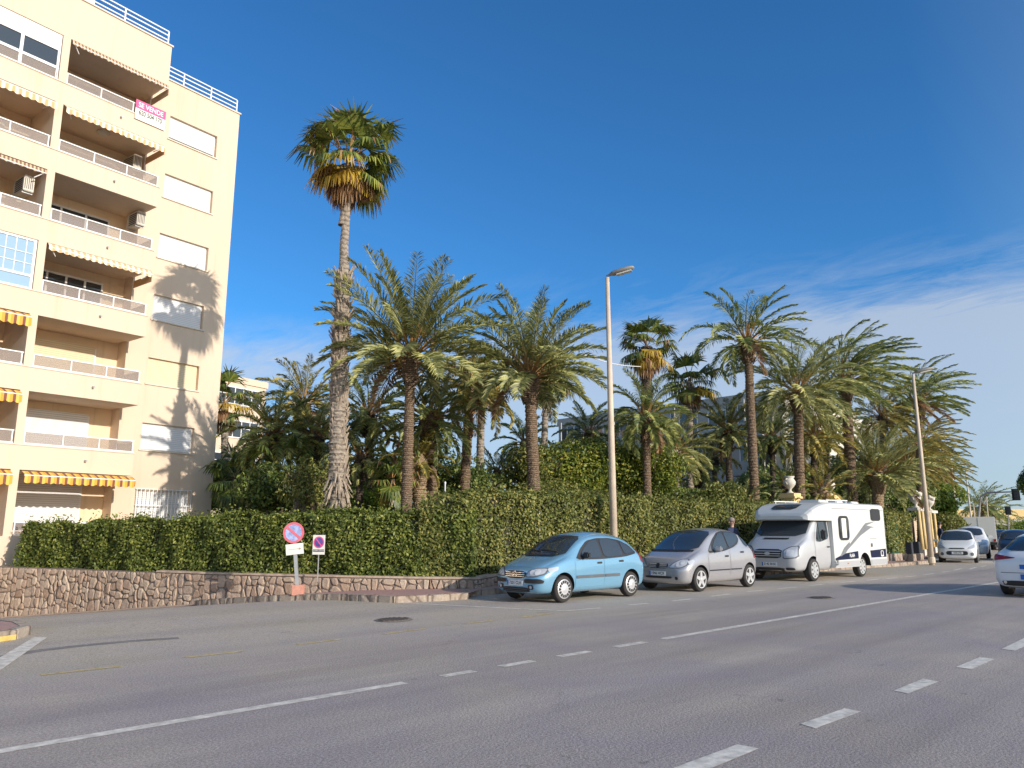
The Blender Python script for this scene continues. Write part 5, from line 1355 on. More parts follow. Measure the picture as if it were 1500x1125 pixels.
WST = [tuple([s[0]*.94]+list(s[1:])) for s in C3ST]
def city_car(label, group=None):
    car = thing('parked_car', label, 'car', (0,0,0), 0, group)
    me, bvh = loft(WST, M['paint_white'], [(.70,.30,.35,-1.2,1.2),(3.0,.30,.35,-1.2,1.2)])
    link_mesh('body', me, M['paint_white'], car)
    for x in (.70, 3.0):
        for s in (-1, 1): wheel(car, x, s*.74, .29, .17, 6, s)
    for md in ('L', 'R'):
        d1 = panel(bvh, md, [(1.06,.32),(1.06,.96),(1.65,1.38),(1.98,1.43),(2.0,.32)], M['paint_white'], 'front_door', car, .007, .1, 0)
        panel(bvh, md, [(1.30,1.01),(1.70,1.32),(1.93,1.38),(1.96,1.03)], M['dark_glass'], 'side_window', d1, .015, .08, 1)
        d2 = panel(bvh, md, [(2.03,.32),(2.01,1.43),(2.55,1.39),(2.78,1.04),(2.55,.45)], M['paint_white'], 'rear_door', car, .007, .1, 0)
        panel(bvh, md, [(2.06,1.03),(2.05,1.39),(2.5,1.35),(2.7,1.06)], M['dark_glass'], 'side_window', d2, .015, .08, 1)
        handles(d1, bvh, md, 1.84, .93); handles(d2, bvh, md, 2.6, .95)
    panel(bvh, 'F', [(-.70,1.05),(.70,1.05),(.58,1.44),(0,1.49),(-.58,1.44)], M['dark_glass'], 'windscreen', car, .018, .06, 1)
    for s in (1, -1):
        f = (lambda p: p) if s > 0 else mir
        panel(bvh, 'F', f([(.44,.66),(.50,.74),(.70,.86),(.76,.80),(.74,.68)]), M['lamp_lens'], 'headlight', car, .010, .04, 1)
        c = [(s*.62+.07*math.cos(a), .42+.08*math.sin(a)) for a in [k*math.pi/8 for k in range(16)]]
        panel(bvh, 'F', c if s > 0 else c[::-1], M['grey_pl'], 'fog_light', car, .012, .04, 0)
        mirror(car, 1.30, s*.83, 1.04, M['paint_white'], s)
    panel(bvh, 'F', [(-.34,.655),(-.30,.70),(.30,.70),(.34,.655)], M['black_pl'], 'upper_grille', car, .012, .05, 1)
    panel(bvh, 'F', [(-.42,.37),(-.46,.48),(-.40,.56),(.40,.56),(.46,.48),(.42,.37)], M['black_pl'], 'lower_grille', car, .012, .05, 1)
    plate(car, bvh, 'F', 0, .465, '4580 JTB')
    return car
FARR = R(14.5)
car = city_car('small white hatchback facing the camera beyond the second lamp post')
p = gp(1408, 824.5); car.location = (p.x-.3, p.y+.05, 0); car.rotation_euler.z = R(13.5)

SUVST = [(s[0]*1.15, s[1]+.04, s[2]*1.04, s[3]+.08, s[4]*1.10, s[5]*1.04, s[6]*1.12, s[7]*1.04, s[8]*1.12) for s in C3ST]
def suv(label):
    car = thing('parked_car', label, 'car', (0,0,0), 0)
    me, bvh = loft(SUVST, M['paint_white'], [(.86,.36,.42,-1.3,1.3),(3.6,.36,.42,-1.3,1.3)])
    link_mesh('body', me, M['paint_white'], car)
    for x in (.86, 3.6):
        for s in (-1, 1): wheel(car, x, s*.78, .35, .21, 5, s)
    for md in ('L', 'R'):
        d1 = panel(bvh, md, [(1.3,.38),(1.3,1.08),(2.0,1.54),(2.42,1.60),(2.45,.38)], M['paint_white'], 'front_door', car, .007, .12, 0)
        panel(bvh, md, [(1.6,1.13),(2.05,1.47),(2.38,1.54),(2.40,1.15)], M['dark_glass'], 'side_window', d1, .015, .08, 1)
        panel(bvh, md, [(2.5,1.15),(2.5,1.54),(3.15,1.50),(3.35,1.18)], M['dark_glass'], 'side_window', car, .015, .08, 1)
    panel(bvh, 'F', [(-.64,1.24),(.64,1.24),(.54,1.60),(0,1.65),(-.54,1.60)], M['dark_glass'], 'windscreen', car, .018, .06, 1)
    for s in (1, -1):
        f = (lambda p: p) if s > 0 else mir
        panel(bvh, 'F', f([(.44,.72),(.50,.84),(.76,.88),(.78,.76)]), M['lamp_lens'], 'headlight', car, .010, .05, 1)
        mirror(car, 1.6, s*.88, 1.18, M['paint_white'], s)
    panel(bvh, 'F', rect(-.42,.62,.42,.76), M['black_pl'], 'grille', car, .012, .05, 1)
    return car
car = suv('white tall car parked right behind the small white hatchback')
p = gp(1426, 818.5); car.location = (p.x+.1, p.y+.1, 0); car.rotation_euler.z = R(13.5)

# grey panel van farther on
van = thing('box_van', 'grey white box van parked beyond the two white cars', 'van', (0,0,0), 0)
vb = MB(); vb.box((0,-1.15,.62),(5.2,1.15,2.55)); vb.build('cargo_box', M['gel'], van, bevel=.04)
MB().box((5.22,-1.0,.45),(7.0,1.0,1.5)).build('cab', M['paint_white'], van, bevel=.12)
MB().box((.05,-1.05,.42),(6.9,1.05,.61)).build('chassis', M['black_pl'], van)
for x in (1.1, 6.1):
    for s in (-1, 1): wheel(van, x, s*.95, .36, .22, 'cap', s)
for s in (-1, 1): MB().box((-.03, s*1.0-.08, .66), (-.002, s*1.0+.08, .86)).build('tail_light', M['red_lens'], van)
mm = MB(); mm.box((-.015,-.012,.7),(-.002,.012,2.5)); mm.box((-.015,-1.1,.64),(-.002,1.1,.68)); mm.build('rear_door', M['galv'], van)
MB().box((5.3,-1.5,1.15),(5.42,-1.2,1.5)).build('mirror', M['paint_white'], van)
p = gp(1437, 806); van.location = (p.x, p.y, 0); van.rotation_euler.z = R(16)

# white taxi seen from behind at the right edge
TST = [(0.0,.30,.52,.46,.58,.50,.62,.40,.64),(.06,.22,.76,.48,.64,.68,.70,.56,.73),(.3,.18,.86,.50,.76,.80,.82,.66,.86),(.8,.17,.90,.55,.88,.84,.94,.70,.97),(1.15,.17,.905,.55,.94,.84,1.0,.72,1.05),
       (1.5,.17,.91,.55,.96,.84,1.20,.68,1.25),(1.9,.17,.91,.55,.97,.84,1.36,.62,1.44),(2.4,.17,.91,.55,.98,.84,1.42,.60,1.52),(3.0,.17,.91,.57,.99,.84,1.41,.59,1.51),(3.5,.17,.91,.60,1.0,.83,1.32,.58,1.43),
       (3.9,.18,.90,.62,1.02,.82,1.18,.60,1.28),(4.15,.20,.89,.64,1.0,.80,1.06,.60,1.11),(4.28,.22,.86,.62,.94,.78,.99,.60,1.02),(4.36,.26,.78,.56,.84,.70,.90,.56,.93),(4.40,.32,.68,.55,.74,.62,.80,.50,.82)]
def taxi():
    car = thing('taxi', 'white car with blue rear stickers driving away at the right edge', 'car', (0,0,0), math.pi)
    me, bvh = loft(TST, M['paint_white'], [(.86,.33,.39,-1.3,1.3),(3.5,.33,.39,-1.3,1.3)])
    link_mesh('body', me, M['paint_white'], car)
    for x in (.86, 3.5):
        for s in (-1, 1): wheel(car, x, s*.80, .32, .20, 5, s)
    panel(bvh, 'B', [(-.66,1.06),(.66,1.06),(.56,1.36),(0,1.42),(-.56,1.36)], M['dark_glass'], 'rear_window', car, .010, .08, 1)
    for s in (1, -1):
        f = (lambda p: p) if s > 0 else mir
        panel(bvh, 'B', f([(.34,.90),(.60,.94),(.84,.98),(.86,.82),(.76,.84)]), M['red_lens'], 'tail_light', car, .012, .04, 1)
        md = 'R' if s > 0 else 'L'
        panel(bvh, md, [(3.95,.86),(4.20,.98),(4.26,.90),(4.20,.76)], M['red_lens'], 'tail_light', car, .012, .04, 1)
        panel(bvh, md, [(1.75,1.02),(2.1,1.34),(2.5,1.40),(2.9,1.38),(3.5,1.24),(3.7,1.06)], M['dark_glass'], 'side_window', car, .010, .08, 1)
        panel(bvh, md, rect(1.5,.5,2.5,.56), M['blue_ink'], 'door_stripe', car, .010, .08, 0)
        c = [(s*.62+.035*math.cos(a), .345+.03*math.sin(a)) for a in [k*math.pi/8 for k in range(16)]]
        panel(bvh, 'B', c if s > 0 else c[::-1], M['chrome'], 'exhaust_trim', car, .03, .03, 0)
        mirror(car, 1.75, s*.88, 1.05, M['paint_white'], s)
    panel(bvh, 'B', [(-.66,.27),(-.70,.38),(.70,.38),(.66,.27)], M['black_pl'], 'rear_diffuser', car, .014, .05, 1)
    panel(bvh, 'B', rect(-.30,.65,.30,.75), M['blue_ink'], 'sticker', car, .014, .05, 0)
    panel(bvh, 'B', rect(-.12,.845,.12,.90), M['blue_ink'], 'badge_sticker', car, .014, .05, 0)
    panel(bvh, 'B', rect(-.70,.555,.70,.565), M['black_pl'], 'boot_gap', car, .010, .06, 0)
    plate(car, bvh, 'B', -.05, .47, '0813 LCF', M['blue_ink'])
    return car
car = taxi(); car.location = (25.75, 4.52, 0)

# cars far off, nose to tail
def far_car(label, px, py, paint, rz, group='cars far down the road'):
    c = thing('moving_car', label, 'car', gp(px, py), rz, group)
    me, bvh = loft(WST, paint, [(.70,.30,.35,-1.2,1.2),(3.0,.30,.35,-1.2,1.2)], 1)
    link_mesh('body', me, paint, c)
    panel(bvh, 'F', [(-.62,1.05),(.62,1.05),(.52,1.40),(-.52,1.40)], M['dark_glass'], 'windscreen', c, .02, .15, 1)
    panel(bvh, 'L', [(1.2,1.0),(1.65,1.32),(2.6,1.32),(2.9,1.04)], M['dark_glass'], 'side_window', c, .02, .15, 1)
    panel(bvh, 'B', [(-.55,1.05),(.55,1.05),(.48,1.32),(-.48,1.32)], M['dark_glass'], 'rear_window', c, .02, .15, 1)
    for x in (.70, 3.0):
        for s in (-1, 1): wheel(c, x, s*.74, .29, .17, 'cap', s)
far_car('dark blue car just beyond the taxi roof', 1492, 822, M['paint_navy'], R(12))
far_car('navy car in the queue beside the grey van', 1470, 806, M['paint_navy'], R(14))
far_car('small white car in the distance above the taxi roof', 1491, 792.5, M['paint_white'], R(14))

# ---------------- motorhome
MH = thing('motorhome', 'white low profile camper van with navy and grey stripes parked at the kerb', 'camper van', (22.55, 11.75, 0), R(-1.2))
CAB = [(0.0,.42,.62,.60,.78,.58,.86,.48,.88),(.06,.32,.84,.58,.84,.78,.93,.66,.95),(.25,.28,.93,.60,.98,.88,1.05,.76,1.08),(.55,.28,.97,.62,1.16,.92,1.22,.82,1.25),(.80,.28,.98,.62,1.24,.94,1.34,.86,1.38),
       (1.05,.28,.99,.62,1.28,.95,1.56,.88,1.60),(1.35,.28,1.0,.62,1.30,.97,1.86,.88,1.90),(1.6,.28,1.0,.62,1.32,.98,2.02,.90,2.06),(2.2,.28,1.0,.62,1.34,.99,2.05,.92,2.08),(2.55,.28,1.0,.62,1.34,.99,2.05,.92,2.08)]
me, bv = loft(CAB, M['paint_cab'], [(.98,.34,.42,-1.4,1.4)])
cb = link_mesh('cab', me, M['paint_cab'], MH); cb
wsn = panel(bv, 'F', [(-.84,1.36),(.84,1.36),(.80,1.90),(-.80,1.90)], M['dark_glass'], 'windscreen', cb, .018, .06, 1)
panel(bv, 'F', rect(-.42,1.255,.42,1.30), M['black_pl'], 'bonnet_vent', cb, .012, .06, 0)
gr = panel(bv, 'F', [(-.44,.70),(-.46,.96),(.46,.96),(.44,.70)], M['black_pl'], 'grille', cb, .012, .06, 1)
for z in (.755,.82,.885): panel(bv, 'F', rect(-.43,z,.43,z+.022), M['rim'], 'grille_bar', gr, .026, .06, 0)
panel(bv, 'F', [(.10*math.cos(a), .83+.042*math.sin(a)) for a in [k*math.pi/10 for k in range(20)]], M['rim'], 'badge', cb, .032, .04, 0)
for s in (1, -1):
    f = (lambda p: p) if s > 0 else mir
    panel(bv, 'F', f([(.49,.67),(.49,.94),(.65,1.05),(.89,1.08),(.91,.71)]), M['grey_pl'], 'headlight_frame', cb, .007, .05, 1)
    hl = panel(bv, 'F', f([(.52,.70),(.52,.92),(.66,1.02),(.86,1.05),(.88,.74)]), M['lamp_lens'], 'headlight', cb, .012, .05, 1)
    panel(bv, 'F', f(rect(.60,.76,.80,.94)), M['bulb'], 'reflector', hl, .020, .05, 1)
    panel(bv, 'F', f(rect(.56,.36,.80,.43)), M['black_pl'], 'fog_light', cb, .016, .04, 1)
    md = 'R' if s > 0 else 'L'
    d = panel(bv, md, [(1.14,.34),(1.14,1.25),(1.55,1.98),(2.12,2.0),(2.14,.34)], M['paint_cab'], 'cab_door', cb, .008, .12, 0)
    panel(bv, md, [(1.22,1.20),(1.56,1.90),(2.05,1.92),(2.06,1.28),(1.5,1.18)], M['dark_glass'], 'side_window', d, .018, .08, 1)
    panel(bv, md, rect(1.48,1.2,1.51,1.84), M['black_pl'], 'window_bar', d, .024, .08, 0)
    handles(d, bv, md, 2.0, 1.02, .2)
    m_ = MB(); m_.cbox((1.42, s*1.14, 1.40), (.14, .14, .32)); mo = m_.build('mirror', M['black_pl'], MH, bevel=.04); MB().cbox((1.35+.145, s*1.14, 1.40), (.01, .11, .26)).build('mirror_glass', M['dark_glass'], mo)
panel(bv, 'F', [(-.5,.30),(-.52,.42),(.52,.42),(.5,.30)], M['black_pl'], 'lower_grille', cb, .012, .06, 1)
plate(MH, bv, 'F', -.05, .52, '3142 BHX')
for x in (.98, 4.45):
    for s in (-1, 1): wheel(MH, x, s*.90, .34, .21, 8, s)
# living module: side outline extruded across the width, edges rounded, nose tapered
def mh_section(x, w, z0, z1):
    return [(x,-w,z0),(x,-w,z1-.10),(x,-w+.03,z1-.04),(x,-w+.12,z1),(x,0,z1+.02),(x,w-.12,z1),(x,w-.03,z1-.04),(x,w,z1-.10),(x,w,z0)]
SEC = [(.92,.78,1.88,1.98),(.98,.90,1.85,2.06),(1.15,1.0,1.84,2.19),(1.5,1.06,1.84,2.32),(1.95,1.10,1.84,2.40),(2.16,1.11,1.84,2.42),(2.18,1.11,.36,2.42),(3.2,1.12,.36,2.43),(6.25,1.12,.36,2.43),(6.38,1.09,.40,2.40),(6.42,1.04,.46,2.33)]
vs = []; fs = []; nn_ = 9
for s in SEC: vs += mh_section(*s)
for i in range(len(SEC)-1):
    for k in range(nn_): a = i*nn_+k; b = i*nn_+(k+1) % nn_; fs.append((a, b, b+nn_, a+nn_))
fs.append(tuple(range(nn_))[::-1]); fs.append(tuple(range((len(SEC)-1)*nn_, len(SEC)*nn_)))
mod = MB().add(vs, fs).mesh('m'); bm = bmesh.new(); bm.from_mesh(mod); bmesh.ops.recalc_face_normals(bm, faces=bm.faces); bm.to_mesh(mod); bm.free()
o = bpy.data.objects.new('tmp', mod); COL.objects.link(o); mod.materials.append(M['gel']); mod.materials.append(M['black_pl'])
bo = o.modifiers.new('b', 'BOOLEAN'); bo.solver = 'EXACT'
cyl = MB().lathe([(.44,-1.4),(.44,1.4)], (4.45,0,.36), 32, 'Y').mesh('c'); b2 = bmesh.new(); b2.from_mesh(cyl); bmesh.ops.recalc_face_normals(b2, faces=b2.faces); b2.to_mesh(cyl); b2.free()
cyl.materials.append(M['gel']); cyl.materials.append(M['black_pl']); cyl.polygons.foreach_set('material_index', [1]*len(cyl.polygons))
co = bpy.data.objects.new('cut', cyl); COL.objects.link(co); bo.object = co; bo.operation = 'DIFFERENCE'
dg = bpy.context.evaluated_depsgraph_get(); dg.update(); out = bpy.data.meshes.new_from_object(o.evaluated_get(dg))
mv = BVHTree.FromPolygons([Vector(v) for v in vs], fs)
bpy.data.objects.remove(o); bpy.data.objects.remove(co)
lm = link_mesh('living_module', out, M['gel'], MH)
panel(mv, 'T', [(1.12,-.42),(1.12,.42),(1.62,.46),(1.62,-.46)], M['dark_glass'], 'skylight', lm, .012, .1, 1)
lg = text_obj('front_script', 'Chausson', .13, Matrix.Translation((.965, .1, 2.01)) @ Matrix.Rotation(R(-90), 4, 'Z') @ Matrix.Rotation(R(62), 4, 'X'), M['stripe_grey'], lm, .002) 
for s, md in ((-1,'L'), (1,'R')):
    w = panel(mv, md, rect(2.60,1.22,3.34,2.00), M['black_pl'], 'side_window', lm, .020, .1, 2)
    panel(mv, md, rect(2.68,1.30,3.26,1.92), M['sign_white'] if md == 'L' else M['dark_glass'], 'curtain', w, .026, .1, 1)
    panel(mv, md, rect(2.68,1.30,2.80,1.92), M['dark_glass'], 'pane', w, .030, .1, 0); panel(mv, md, rect(3.12,1.30,3.26,1.92), M['dark_glass'], 'pane', w, .030, .1, 0)
    panel(mv, md, rect(5.15,1.86,5.95,2.27), M['black_pl'], 'rear_window', lm, .020, .1, 1)
    panel(mv, md, rect(2.19,.38,3.97,.56), M['paint_cab'], 'skirt', lm, .016, .2, 0); panel(mv, md, rect(4.93,.38,6.24,.56), M['paint_cab'], 'skirt', lm, .016, .2, 0)
    panel(mv, md, [(2.22,.66),(2.9,.80),(3.92,.86),(3.92,.62),(2.22,.60)], M['navy'], 'lower_stripe', lm, .010, .1, 0)
    panel(mv, md, [(4.95,.62),(4.90,.86),(6.22,.90),(6.22,.62)], M['navy'], 'lower_stripe', lm, .010, .1, 0)
    panel(mv, md, [(2.9,.82),(3.3,.98),(4.2,1.36),(5.1,1.62),(5.4,1.64),(4.75,1.70),(5.5,1.84),(4.7,1.78),(4.45,1.66),(4.1,1.47),(3.4,1.12)], M['stripe_grey'], 'swoosh', lm, .011, .1, 0)
    panel(mv, md, [(2.55,.70),(2.9,.98),(3.3,1.16),(3.35,1.04),(2.95,.80)], M['stripe_grey'], 'swoosh', lm, .012, .1, 0)
    panel(mv, md, rect(2.2,2.22,6.2,2.235), M['stripe_grey'], 'roof_seam', lm, .006, .2, 0)
    panel(mv, md, rect(4.95,1.25,5.5,1.262), M['stripe_grey'], 'hatch_seam', lm, .008, .1, 0)
    panel(mv, md, rect(5.0,.98,5.12,1.10), M['grey_pl'], 'socket', lm, .018, .05, 1)
    panel(mv, md, rect(5.75,.64,5.99,.84), M['sign_white'], 'sticker', lm, .014, .1, 1); panel(mv, md, rect(5.80,.69,5.94,.82), M['navy'], 'sticker', lm, .018, .1, 0)
    panel(mv, md, rect(3.0,.46,3.12,.50), M['orange_lens'], 'side_marker', lm, .020, .04, 0)
    sg = 1 if md == 'L' else -1
    text_obj('lettering', 'FLASH', .15, Matrix.Translation((3.42, -1.135 if md == 'L' else 1.135, .72)) @ Matrix.Rotation(R(0 if md == 'L' else 180), 4, 'Z') @ Matrix.Rotation(R(90), 4, 'X'), M['white_ink'], lm, .003, .9) 
for a, b, c, d, h in ((3.0,-.35,3.7,.35,.10),(4.4,-.30,4.95,.30,.11),(5.3,-.45,5.9,.15,.09)):
    MB().box((a,b,2.43),(c,d,2.45+h)).build('roof_vent', M['gel'], lm, bevel=.03)
rr = MB(); 
for s in (-1, 1): rr.tube([(2.3,s*.9,2.50),(3.9,s*.9,2.52)], .02, 6); [rr.tube([(x,s*.9,2.40),(x,s*.9,2.51)], .015, 5) for x in (2.4,3.1,3.8)]
rr.build('roof_rail', M['white_metal'], lm)
rb = MB(); rb.box((6.36,-1.0,.42),(6.50,1.0,.62)); rb.build('rear_bumper', M['grey_pl'], MH, bevel=.03)
MB().tube([(2.2,-1.10,.47),(2.2,-1.19,.50),(2.2,-1.19,.60)], .05, 8).build('step_light', M['paint_cab'], MH)
# ================================================================== street furniture
def lamp(label, base, h, r0=.13, r1=.07, az=-90, arm=True, head=1.0, tilt=(0,0)):
    t = thing('street_lamp', label, 'street lamp', base, 0, 'street lamps along the kerb')
    MB().tube([(0,0,-.1),(tilt[0]*.5,tilt[1]*.5,h*.5),(tilt[0],tilt[1],h)], [r0,(r0+r1)/2,r1], 14).build('pole', M['pole'], t, smooth=True)
    MB().lathe([(r0*1.35,0),(r0*1.3,.22),(r0*1.05,.26)], (0,0,0), 14).build('base_collar', M['pole'], t)
    a = R(az); Mx = Matrix.Translation((tilt[0], tilt[1], h)) @ Matrix.Rotation(a, 4, 'Z') @ Matrix.Rotation(R(-12), 4, 'Y')
    m = MB(); m.tube([Mx @ Vector((0,0,-.12)), Mx @ Vector((0,0,.06)), Mx @ Vector((.22,0,.06))], .045, 8); m.build('arm', M['lamp_grey'], t)
    hd = MB(); s = head; prof = [(.10,.07,.05),(.22,.14,.09),(.60,.16,.10),(.84,.13,.07),(.90,.06,.03)]; vs = []; fs = []
    for x, w, hh in prof:
        for k in range(10):
            q = 2*math.pi*k/10; vs.append(Mx @ Vector((x*s, w*s*math.cos(q), .07+hh*s*math.sin(q)*(1 if math.sin(q) > 0 else .75))))
    for i in range(len(prof)-1):
        for k in range(10): b = i*10+k; c = i*10+(k+1) % 10; fs.append((b, c, c+10, b+10))
    fs += [tuple(range(10))[::-1], tuple(range(40,50))]
    ho = hd.add(vs, fs).build('lamp_head', M['lamp_grey'], t, smooth=True)
    g = MB(); g.box((.30*s,-.10*s,-.03*s),(.80*s,.10*s,.005*s),0,Mx); g.build('lamp_glass', M['lamp_glass'], ho, bevel=.01)
    return t
b = dz_(900.5, .13, 23.4); lamp('nearest street lamp, pale concrete pole behind the blue hatchback', b, 9.35, .125, .062, -62)
b = gp(1365, 824.5, 0.1); tp = dp(1338.5, 573, b.x*cT+b.y*sT) 
lamp('second street lamp standing on the pavement tip beyond the camper', b, 8.6, .115, .06, -60)
for i, (px, D, lb) in enumerate([(1406, 72, 'third street lamp, in front of the pale stepped building'), (1426, 100, 'fourth and farthest street lamp, above the grey van')]):
    b = dz_(px, .1, D); lamp(lb, b, 9.2, .14, .07, -50)

# tilted no-parking sign
sp = gp(436.5, 866, .135)
sg = thing('parking_sign', 'faded round red and blue no stopping sign with a white plate on a leaning post', 'road sign', (sp.x, sp.y, ramp_z(sp.x, sp.y)+.135), TH-R(90)+R(4))
Tl = Matrix.Rotation(R(-6.5), 4, 'Y') @ Matrix.Rotation(R(0), 4, 'X')
MB().box((-.04,-.025,.0),(.04,.025,1.42),0,Tl).build('post', M['galv'], sg)
def disc(r, y0, y1, z, n=36): return [(r*math.cos(2*math.pi*k/n), r*math.sin(2*math.pi*k/n)) for k in range(n)]
def plate_poly(poly, y0, y1, zc, mat, name, parent, xc=0):
    n = len(poly); vs = [Tl @ Vector((xc+a, y0, zc+b)) for a, b in poly]+[Tl @ Vector((xc+a, y1, zc+b)) for a, b in poly]
    fs = [tuple(range(n)), tuple(range(n, 2*n))[::-1]]+[(i, (i+1) % n, n+(i+1) % n, n+i) for i in range(n)]
    return MB().add(vs, fs).build(name, mat, parent)
zc = 1.43
fc = plate_poly(disc(.245,0,0,0), -.055, -.030, zc, M['sign_red'], 'sign_face', sg)
plate_poly(disc(.192,0,0,0), -.060, -.056, zc, M['sign_blue'], 'blue_disc', fc)
cs = math.cos(R(45)); band = [(-.135-.02, .135-.02), (-.135+.02, .135+.02), (.135+.02, -.135+.02), (.135-.02, -.135-.02)]
plate_poly(band, -.065, -.061, zc, M['sign_red'], 'red_bar', fc)
pl_ = plate_poly([(-.205,-.125),(.205,-.125),(.205,.125),(-.205,.125)], -.050, -.030, 1.045, M['sign_white'], 'sub_plate', sg)
plate_poly([(-.14,-.006),(.10,-.006),(.10,-.03),(.16,.0),(.10,.03),(.10,.006),(-.14,.006)], -.054, -.051, 1.045, M['coping'], 'faded_arrow', pl_)
MB().box((-.13,-.12,-.02),(.13,.12,.22)).build('block', M['terracotta'], sg, bevel=.01)
# poster in the hedge
pp = dp(467, 798, 19.55)
ps = thing('notice_board', 'small white placard with a purple no parking disc fixed in the hedge', 'sign', pp, TH-R(90)+R(-4))
MB().box((-.155,0,-.24),(.155,.012,.24)).build('board', M['sign_white'], ps)
def ppoly(poly, y, mat, name, parent=ps):
    return MB().add([(a, y, b) for a, b in poly]+[(a, y+.002, b) for a, b in poly], [tuple(range(len(poly))), tuple(range(len(poly), 2*len(poly)))[::-1]]+[(i,(i+1)%len(poly),len(poly)+(i+1)%len(poly),len(poly)+i) for i in range(len(poly))]).build(name, mat, parent)
dd = [(.135*math.cos(2*math.pi*k/30), .06+.145*math.sin(2*math.pi*k/30)) for k in range(30)]
a_ = ppoly(dd, -.004, M['sale_pink'], 'red_ring'); ppoly([(x*.78, .06+(z-.06)*.78) for x, z in dd], -.007, M['sign_blue2'], 'blue_disc', a_)
ppoly([(-.085,.14),(-.065,.16),(.085,-.02),(.065,-.04)], -.010, M['sale_pink'], 'red_bar', a_)
ppoly([(-.14,-.17),(.14,-.17),(.14,-.115),(-.14,-.115)], -.004, M['ink'], 'text_strip')
text_obj('lettering', 'PROHIBIDO APARCAR', .034, Matrix.Translation((0,-.008,-.143)) @ RX, M['white_ink'], ps, .0008, .8)
MB().tube([(0,.02,-.9),(0,.02,.2)], .015, 6).build('stake', M['galv'], ps)

# fence posts in the hedge and the green net fence
for (px, y, D, lb) in [(652, 705, 20.6, 'white fence post at the corner where the hedge becomes taller'), (790, 728, 21.2, 'pale fence post against the tall hedge above the blue car'), (998, 740, 26.2, 'pale fence post against the hedge above the silver car'), (1083, 741, 29.6, 'pale fence post in the hedge left of the camper')]:
    tp = dp(px, y+3, D+1.1); t = thing('fence_post', lb, 'fence post', (tp.x, tp.y, .3), 0, 'fence posts in the hedge')
    MB().tube([(0,0,0),(0,0,tp.z-.3)], .024, 8).build('post', M['galv'], t); MB().lathe([(.036,0),(.03,.04),(.005,.055)], (0,0,tp.z-.3), 8).build('cap', M['galv'], t)
nf = thing('net_fence', 'green mesh fence with posts on a low cream plinth right of the camper', 'fence', (29.5,14.0,.13))
p0, p1 = Vector((28.8,14.22,.13)), Vector((39.2,13.72,.13)); d = p1-p0
n_ = 7
for k in range(n_+1):
    c = p0+d*k/n_; MB().tube([(c.x,c.y,c.z),(c.x,c.y,2.15)], .03, 8).build('post', M['green_metal'], nf, True)
nm = MB(); 
for k in range(n_):
    a, b = p0+d*k/n_, p0+d*(k+1)/n_; nm.add([(a.x,a.y-.03,.45),(b.x,b.y-.03,.45),(b.x,b.y-.03,2.1),(a.x,a.y-.03,2.1),(a.x,a.y-.02,.45),(b.x,b.y-.02,.45),(b.x,b.y-.02,2.1),(a.x,a.y-.02,2.1)], [(0,1,2,3),(7,6,5,4)])
nm.build('net', M['net'], nf, True)
nrm = Vector((-d.y, d.x, 0)).normalized()
q = [p0-nrm*.14, p1-nrm*.14, p1+nrm*.12, p0+nrm*.12]
MB().prism([(v.x, v.y) for v in q], .1, .46).build('plinth', M['kerbstone'], nf, True)
ivy = []
for k in range(3):
    s0 = [.45,.62,.88][k]; n = 1700; s = s0+.07*rng.normal(0,1,n); hh = .5+1.7*rng.random(n)**.8
    c = np.array([[p0.x+d.x*t_, p0.y+d.y*t_-.09, z_] for t_, z_ in zip(s, hh)]); ivy.append(leaf_quads(c, np.tile([0,-1,.3],(n,1)), .055))
iv = tag(quads_mesh('climbing_plant', np.concatenate(ivy), M['leaf_hedge2']), 'ivy leaves hanging over the green mesh fence', 'climbing plant')
# dark bollard blocks with cream feet
for (px, py, lb) in [(1334, 822, 'dark block post with a cream foot, left of two by the kerb'), (1345, 820.5, 'dark block post with a cream foot, right of two by the kerb')]:
    c = gp(px, py, .14); t = thing('bollard', lb, 'bollard', c, 0, 'dark posts beside the gate')
    MB().box((-.2,-.2,0),(.2,.2,.32)).build('foot', M['kerbstone'], t, bevel=.02); MB().box((-.13,-.13,.32),(.13,.13,.85)).build('post', M['post_dark'], t, bevel=.02)
# slim yellow gate columns and urns of flowers
def urn(label, loc, s, group='stone urns'):
    u = thing('stone_urn', label, 'urn', loc, 0, group)
    MB().lathe([(.16*s,0),(.17*s,.05*s),(.08*s,.11*s),(.07*s,.2*s),(.17*s,.30*s),(.29*s,.45*s),(.31*s,.58*s),(.24*s,.70*s),(.20*s,.76*s),(.27*s,.83*s),(.26*s,.87*s),(.1*s,.86*s)], (0,0,0), 20).build('bowl', M['urn'], u, smooth=True)
    for sd in (-1, 1): MB().tube([(sd*.28*s,0,.45*s),(sd*.40*s,0,.55*s),(sd*.38*s,0,.70*s),(sd*.24*s,0,.74*s)], .03*s, 6).build('handle', M['urn'], u)
    return u
for (px, py, D, lb) in [(1352, 812, 43.5, 'front left slim column of the gate'), (1357, 810, 44.5, 'back left slim column of the gate'), (1368, 806.5, 49.5, 'front right slim column of the gate'), (1374, 805, 51, 'back right slim column of the gate')]:
    c = dz_(px, .14, D); t = thing('gate_column', 'yellow cream '+lb, 'column', c, 0, 'slim columns of the gate')
    MB().box((-.17,-.17,0),(.17,.17,.34)).build('foot', M['stucco_pale'], t); MB().lathe([(.12,.34),(.10,1.2),(.085,2.45)], (0,0,0), 12).build('shaft', M['pillar_yellow'], t, smooth=True)
    MB().lathe([(.09,2.45),(.15,2.53),(.17,2.62)], (0,0,0), 4).build('capital', M['stucco_pale'], t)
